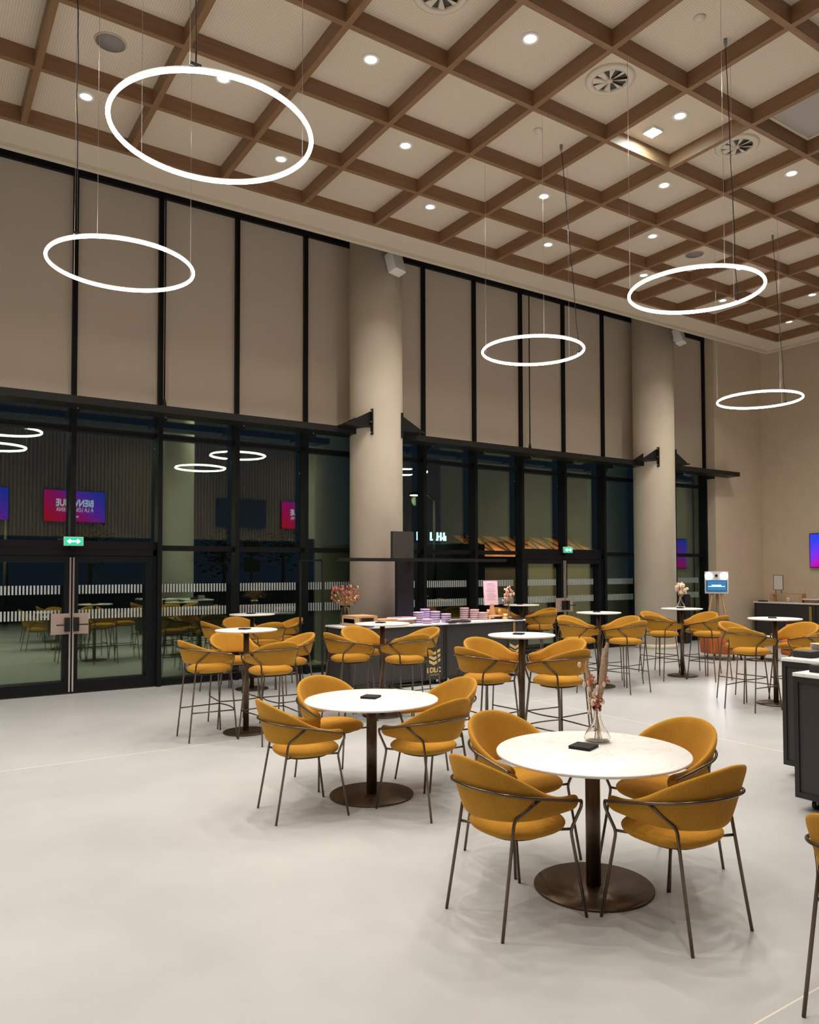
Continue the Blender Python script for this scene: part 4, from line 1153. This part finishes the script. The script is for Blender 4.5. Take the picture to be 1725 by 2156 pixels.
# ------------------------------------------------------------------ low terracotta armchairs and low table
def armchair(x, y, deg, lab):
    r = empty('armchair', (x, y, 0), radians(deg))
    MB().box(-0.34, 0.36, -0.36, 0.36, 0.12, 0.42, bev=0.05).build('seat', TERRA, r)
    n = 26; vs = []; fs = []; m = MB()
    for i in range(n+1):
        th = -pi*0.62+pi*1.24*i/n
        for (rr, z) in ((0.44, 0.12), (0.46, 0.40), (0.47, 0.64), (0.44, 0.70), (0.38, 0.70), (0.35, 0.64), (0.35, 0.12)):
            vs.append((-rr*cos(th), rr*sin(th), z))
    K = 7
    for i in range(n):
        for k in range(K): fs.append((i*K+k, (i+1)*K+k, (i+1)*K+(k+1) % K, i*K+(k+1) % K))
    fs.append(tuple(range(K))); fs.append(tuple(n*K+k for k in range(K)))
    m.add(vs, fs, True).build('backrest', TERRA, r)
    for sx in (-1, 1):
        for sy in (-1, 1):
            MB().tube([(0.24*sx, 0.24*sy, 0.13), (0.26*sx, 0.26*sy, 0)], 0.016, 8).build('leg', STEEL, r)
    tag(r, lab, 'armchair', 'low terracotta armchairs')
armchair(13.4, 9.35, -40, 'low terracotta armchair on the left, seen between stool legs below the photo booth')
armchair(14.1, 8.0, 160, 'low terracotta armchair seen behind the high table by the carts')
lt = empty('low_table', (13.75, 8.75, 0))
MB().lathe([(0, 0), (0.30, 0), (0.30, 0.014), (0, 0.018)], 40).build('base_plate', BROWN, lt)
MB().lathe([(0, 0.015), (0.03, 0.015), (0.03, 0.44), (0, 0.44)], 20).build('pedestal', BROWN, lt)
MB().lathe([(0, 0.44), (0.33, 0.44), (0.335, 0.45), (0.33, 0.46), (0, 0.46)], 48).build('tabletop', MARBLE, lt)
tag(lt, 'low round table between the terracotta armchairs', 'table')

# ------------------------------------------------------------------ outside at night
NB = mat('night_building', (0.03, 0.035, 0.04), 0.8, noise=0.2, nscale=0.5)
def along(px, dist):   # helper: a place outside along a viewing direction given by its tangent
    return Vector((0.564+0.825*px, 0.825-0.564*px, 0))*dist
b1 = empty('neighbour_hall', (33, 38, 0))
MB().box(-5, 5.0, -1.5, 5, 0, 2.7).build('hall_wall', NB, b1)
rf = MB().add([(-5.2, -2.2, 2.75), (5.2, -2.2, 2.75), (5.2, 0.5, 3.95), (-5.2, 0.5, 3.95), (-5.2, -2.2, 2.6), (5.2, -2.2, 2.6), (5.2, 0.5, 3.8), (-5.2, 0.5, 3.8)],
              [(0, 1, 2, 3), (7, 6, 5, 4), (0, 4, 5, 1), (1, 5, 6, 2), (2, 6, 7, 3), (3, 7, 4, 0)])
rf.build('hall_roof', mat('lit_roof', (0.42, 0.22, 0.12), 0.8, noise=0.3, nscale=1.5), b1, 'sloping roof glowing orange from floodlight')
tr_ = MB()
for q in range(8):
    xx = -5.2+q*1.3
    tr_.tube([(xx, -2.25, 2.8), (xx+0.65, 0.4, 4.02)], 0.04, 5); tr_.tube([(xx+0.65, 0.4, 4.02), (xx+1.3, -2.25, 2.8)], 0.04, 5)
tr_.build('roof_trusses', NB, b1)
tag(b1, 'distant low hall with an orange lit roof beyond the glass between the columns', 'building')
for xx in (29.5, 33, 36.5):
    l = bpy.data.lights.new('roof_flood', 'AREA'); l.size = 0.6; l.energy = 110; l.color = (1.0, 0.55, 0.25); l.spread = radians(100)
    o = bpy.data.objects.new('roof_flood', l); C.objects.link(o); o.location = (xx-33, -4.5, 5.0); o.rotation_euler = (radians(40), 0, 0); o.parent = b1
def lamp_post(x, y, h, lab, s=40):
    p = MB().tube([(x, y, -0.03), (x, y, h)], [0.09, 0.05], 10).tube([(x, y, h), (x-0.5, y-0.3, h+0.15), (x-1.0, y-0.6, h+0.15)], 0.04, 8).build('street_lamp', NB)
    MB().box(x-1.5, x-0.95, y-0.75, y-0.45, h+0.08, h+0.2, bev=0.03).build('lamp_head', NB, p)
    MB().box(x-1.46, x-1.0, y-0.72, y-0.48, h+0.07, h+0.085).build('lamp_glow', emit('street_glow', (1.0, 0.93, 0.55), s), p)
    l = bpy.data.lights.new('street_lamp_light', 'POINT'); l.energy = 120; l.color = (1.0, 0.9, 0.6); l.shadow_soft_size = 0.2
    o = bpy.data.objects.new('street_lamp_light', l); C.objects.link(o); o.location = (x-1.2, y-0.6, h-0.1); o.parent = p
    tag(p, lab, 'street lamp')
lamp_post(17.2, 25.0, 4.55, 'lit street lamp outside, just right of the first column')
lamp_post(2.5, 27.0, 3.4, 'lit street lamp outside beyond the left glass doors', 20)
sg = empty('lit_sign', (17.6, 25.8, 0))
MB().box(-2.0, 3.0, 0.3, 6, 0, 2.9).build('kiosk_wall', NB, sg)
k = MB(); rnd = random.Random(4)
for q in range(9):
    xx = -0.55+q*0.165
    if q == 3: continue
    k.box(xx, xx+0.05, 0.2, 0.26, 3.0, 3.34); k.box(xx, xx+0.12, 0.2, 0.26, 3.0+0.14*rnd.choice((0, 1, 2)), 3.06+0.14*rnd.choice((0, 1, 1)))
k.build('sign_strokes', emit('sign_cyan', (0.35, 0.75, 1.0), 4.0), sg)
tag(sg, 'kiosk with a cyan lit rooftop sign outside, right of the first column', 'sign')
bl = MB().box(-3.0, 0.9, 30, 34, 0, 3.0).build('blue_lit_shop', NB)
MB().box(-2.6, 0.5, 29.95, 29.99, 1.0, 2.3).build('shop_window', emit('shop_blue', (0.0, 0.05, 0.22), 1.0), bl)
MB().tube([(-1.6, 29.9, 2.1), (-1.0, 29.9, 2.0)], 0.05, 6).tube([(-0.6, 29.9, 1.8), (-0.35, 29.9, 1.2)], 0.05, 6).build('neon_tube', emit('neon_blue', (0.1, 0.25, 1.0), 8), bl)
tag(bl, 'small building with a blue lit window beyond the left glass doors', 'building')
LEAF = mat('night_foliage', (0.03, 0.05, 0.025), 0.9)
for n, (x, y, h) in enumerate(((9, 26, 3.0), (12.5, 29, 3.4), (22, 30, 3.2), (5.6, 31, 3.6))):
    t = MB().tube([(x, y, -0.03), (x+0.05, y, h*0.5), (x, y, h*0.8)], [0.09, 0.07, 0.03], 7).build('tree', mat('night_bark', (0.03, 0.025, 0.02), 0.9))
    m = MB(); rnd = random.Random(n)
    for q in range(260):
        d = Vector((rnd.gauss(0, 1), rnd.gauss(0, 1), rnd.gauss(0, 0.8))).normalized()*rnd.uniform(0.2, 1.0)
        p = Vector((x, y, h*0.8))+Vector((d.x*1.1, d.y*1.1, d.z*h*0.3))
        a = rnd.uniform(0, pi); v1 = Vector((cos(a), sin(a), rnd.uniform(-.5, .5)))*0.13; v2 = Vector((-sin(a), cos(a), rnd.uniform(-.5, .5)))*0.08
        m.add([tuple(p-v1), tuple(p+v2), tuple(p+v1), tuple(p-v2)], [(0, 1, 2, 3)])
    m.build('crown', LEAF, t)
    tag(t, 'dark leafy tree outside at night, %s' % ['left of the first column', 'directly behind the first column', 'beyond the glass between the columns', 'beyond the left glass bays'][n], 'tree')
rs = MB().tube([(8.1, 21.0, -0.03), (8.1, 21.0, 2.7)], 0.03, 8).build('road_sign', NB)
MB().lathe([(0, -0.01), (0.26, -0.01), (0.26, 0.01), (0, 0.01)], 24, Matrix.Translation((8.1, 20.95, 2.45)) @ Matrix.Rotation(pi/2, 4, 'X')).build('sign_disc', mat('sign_grey', (0.12, 0.13, 0.13), 0.6), rs)
MB().box(7.86, 8.34, 20.94, 20.96, 1.75, 2.1).build('sign_plate', MATS['sign_grey'], rs)
tag(rs, 'round road sign silhouette outside behind the left glass', 'road sign')
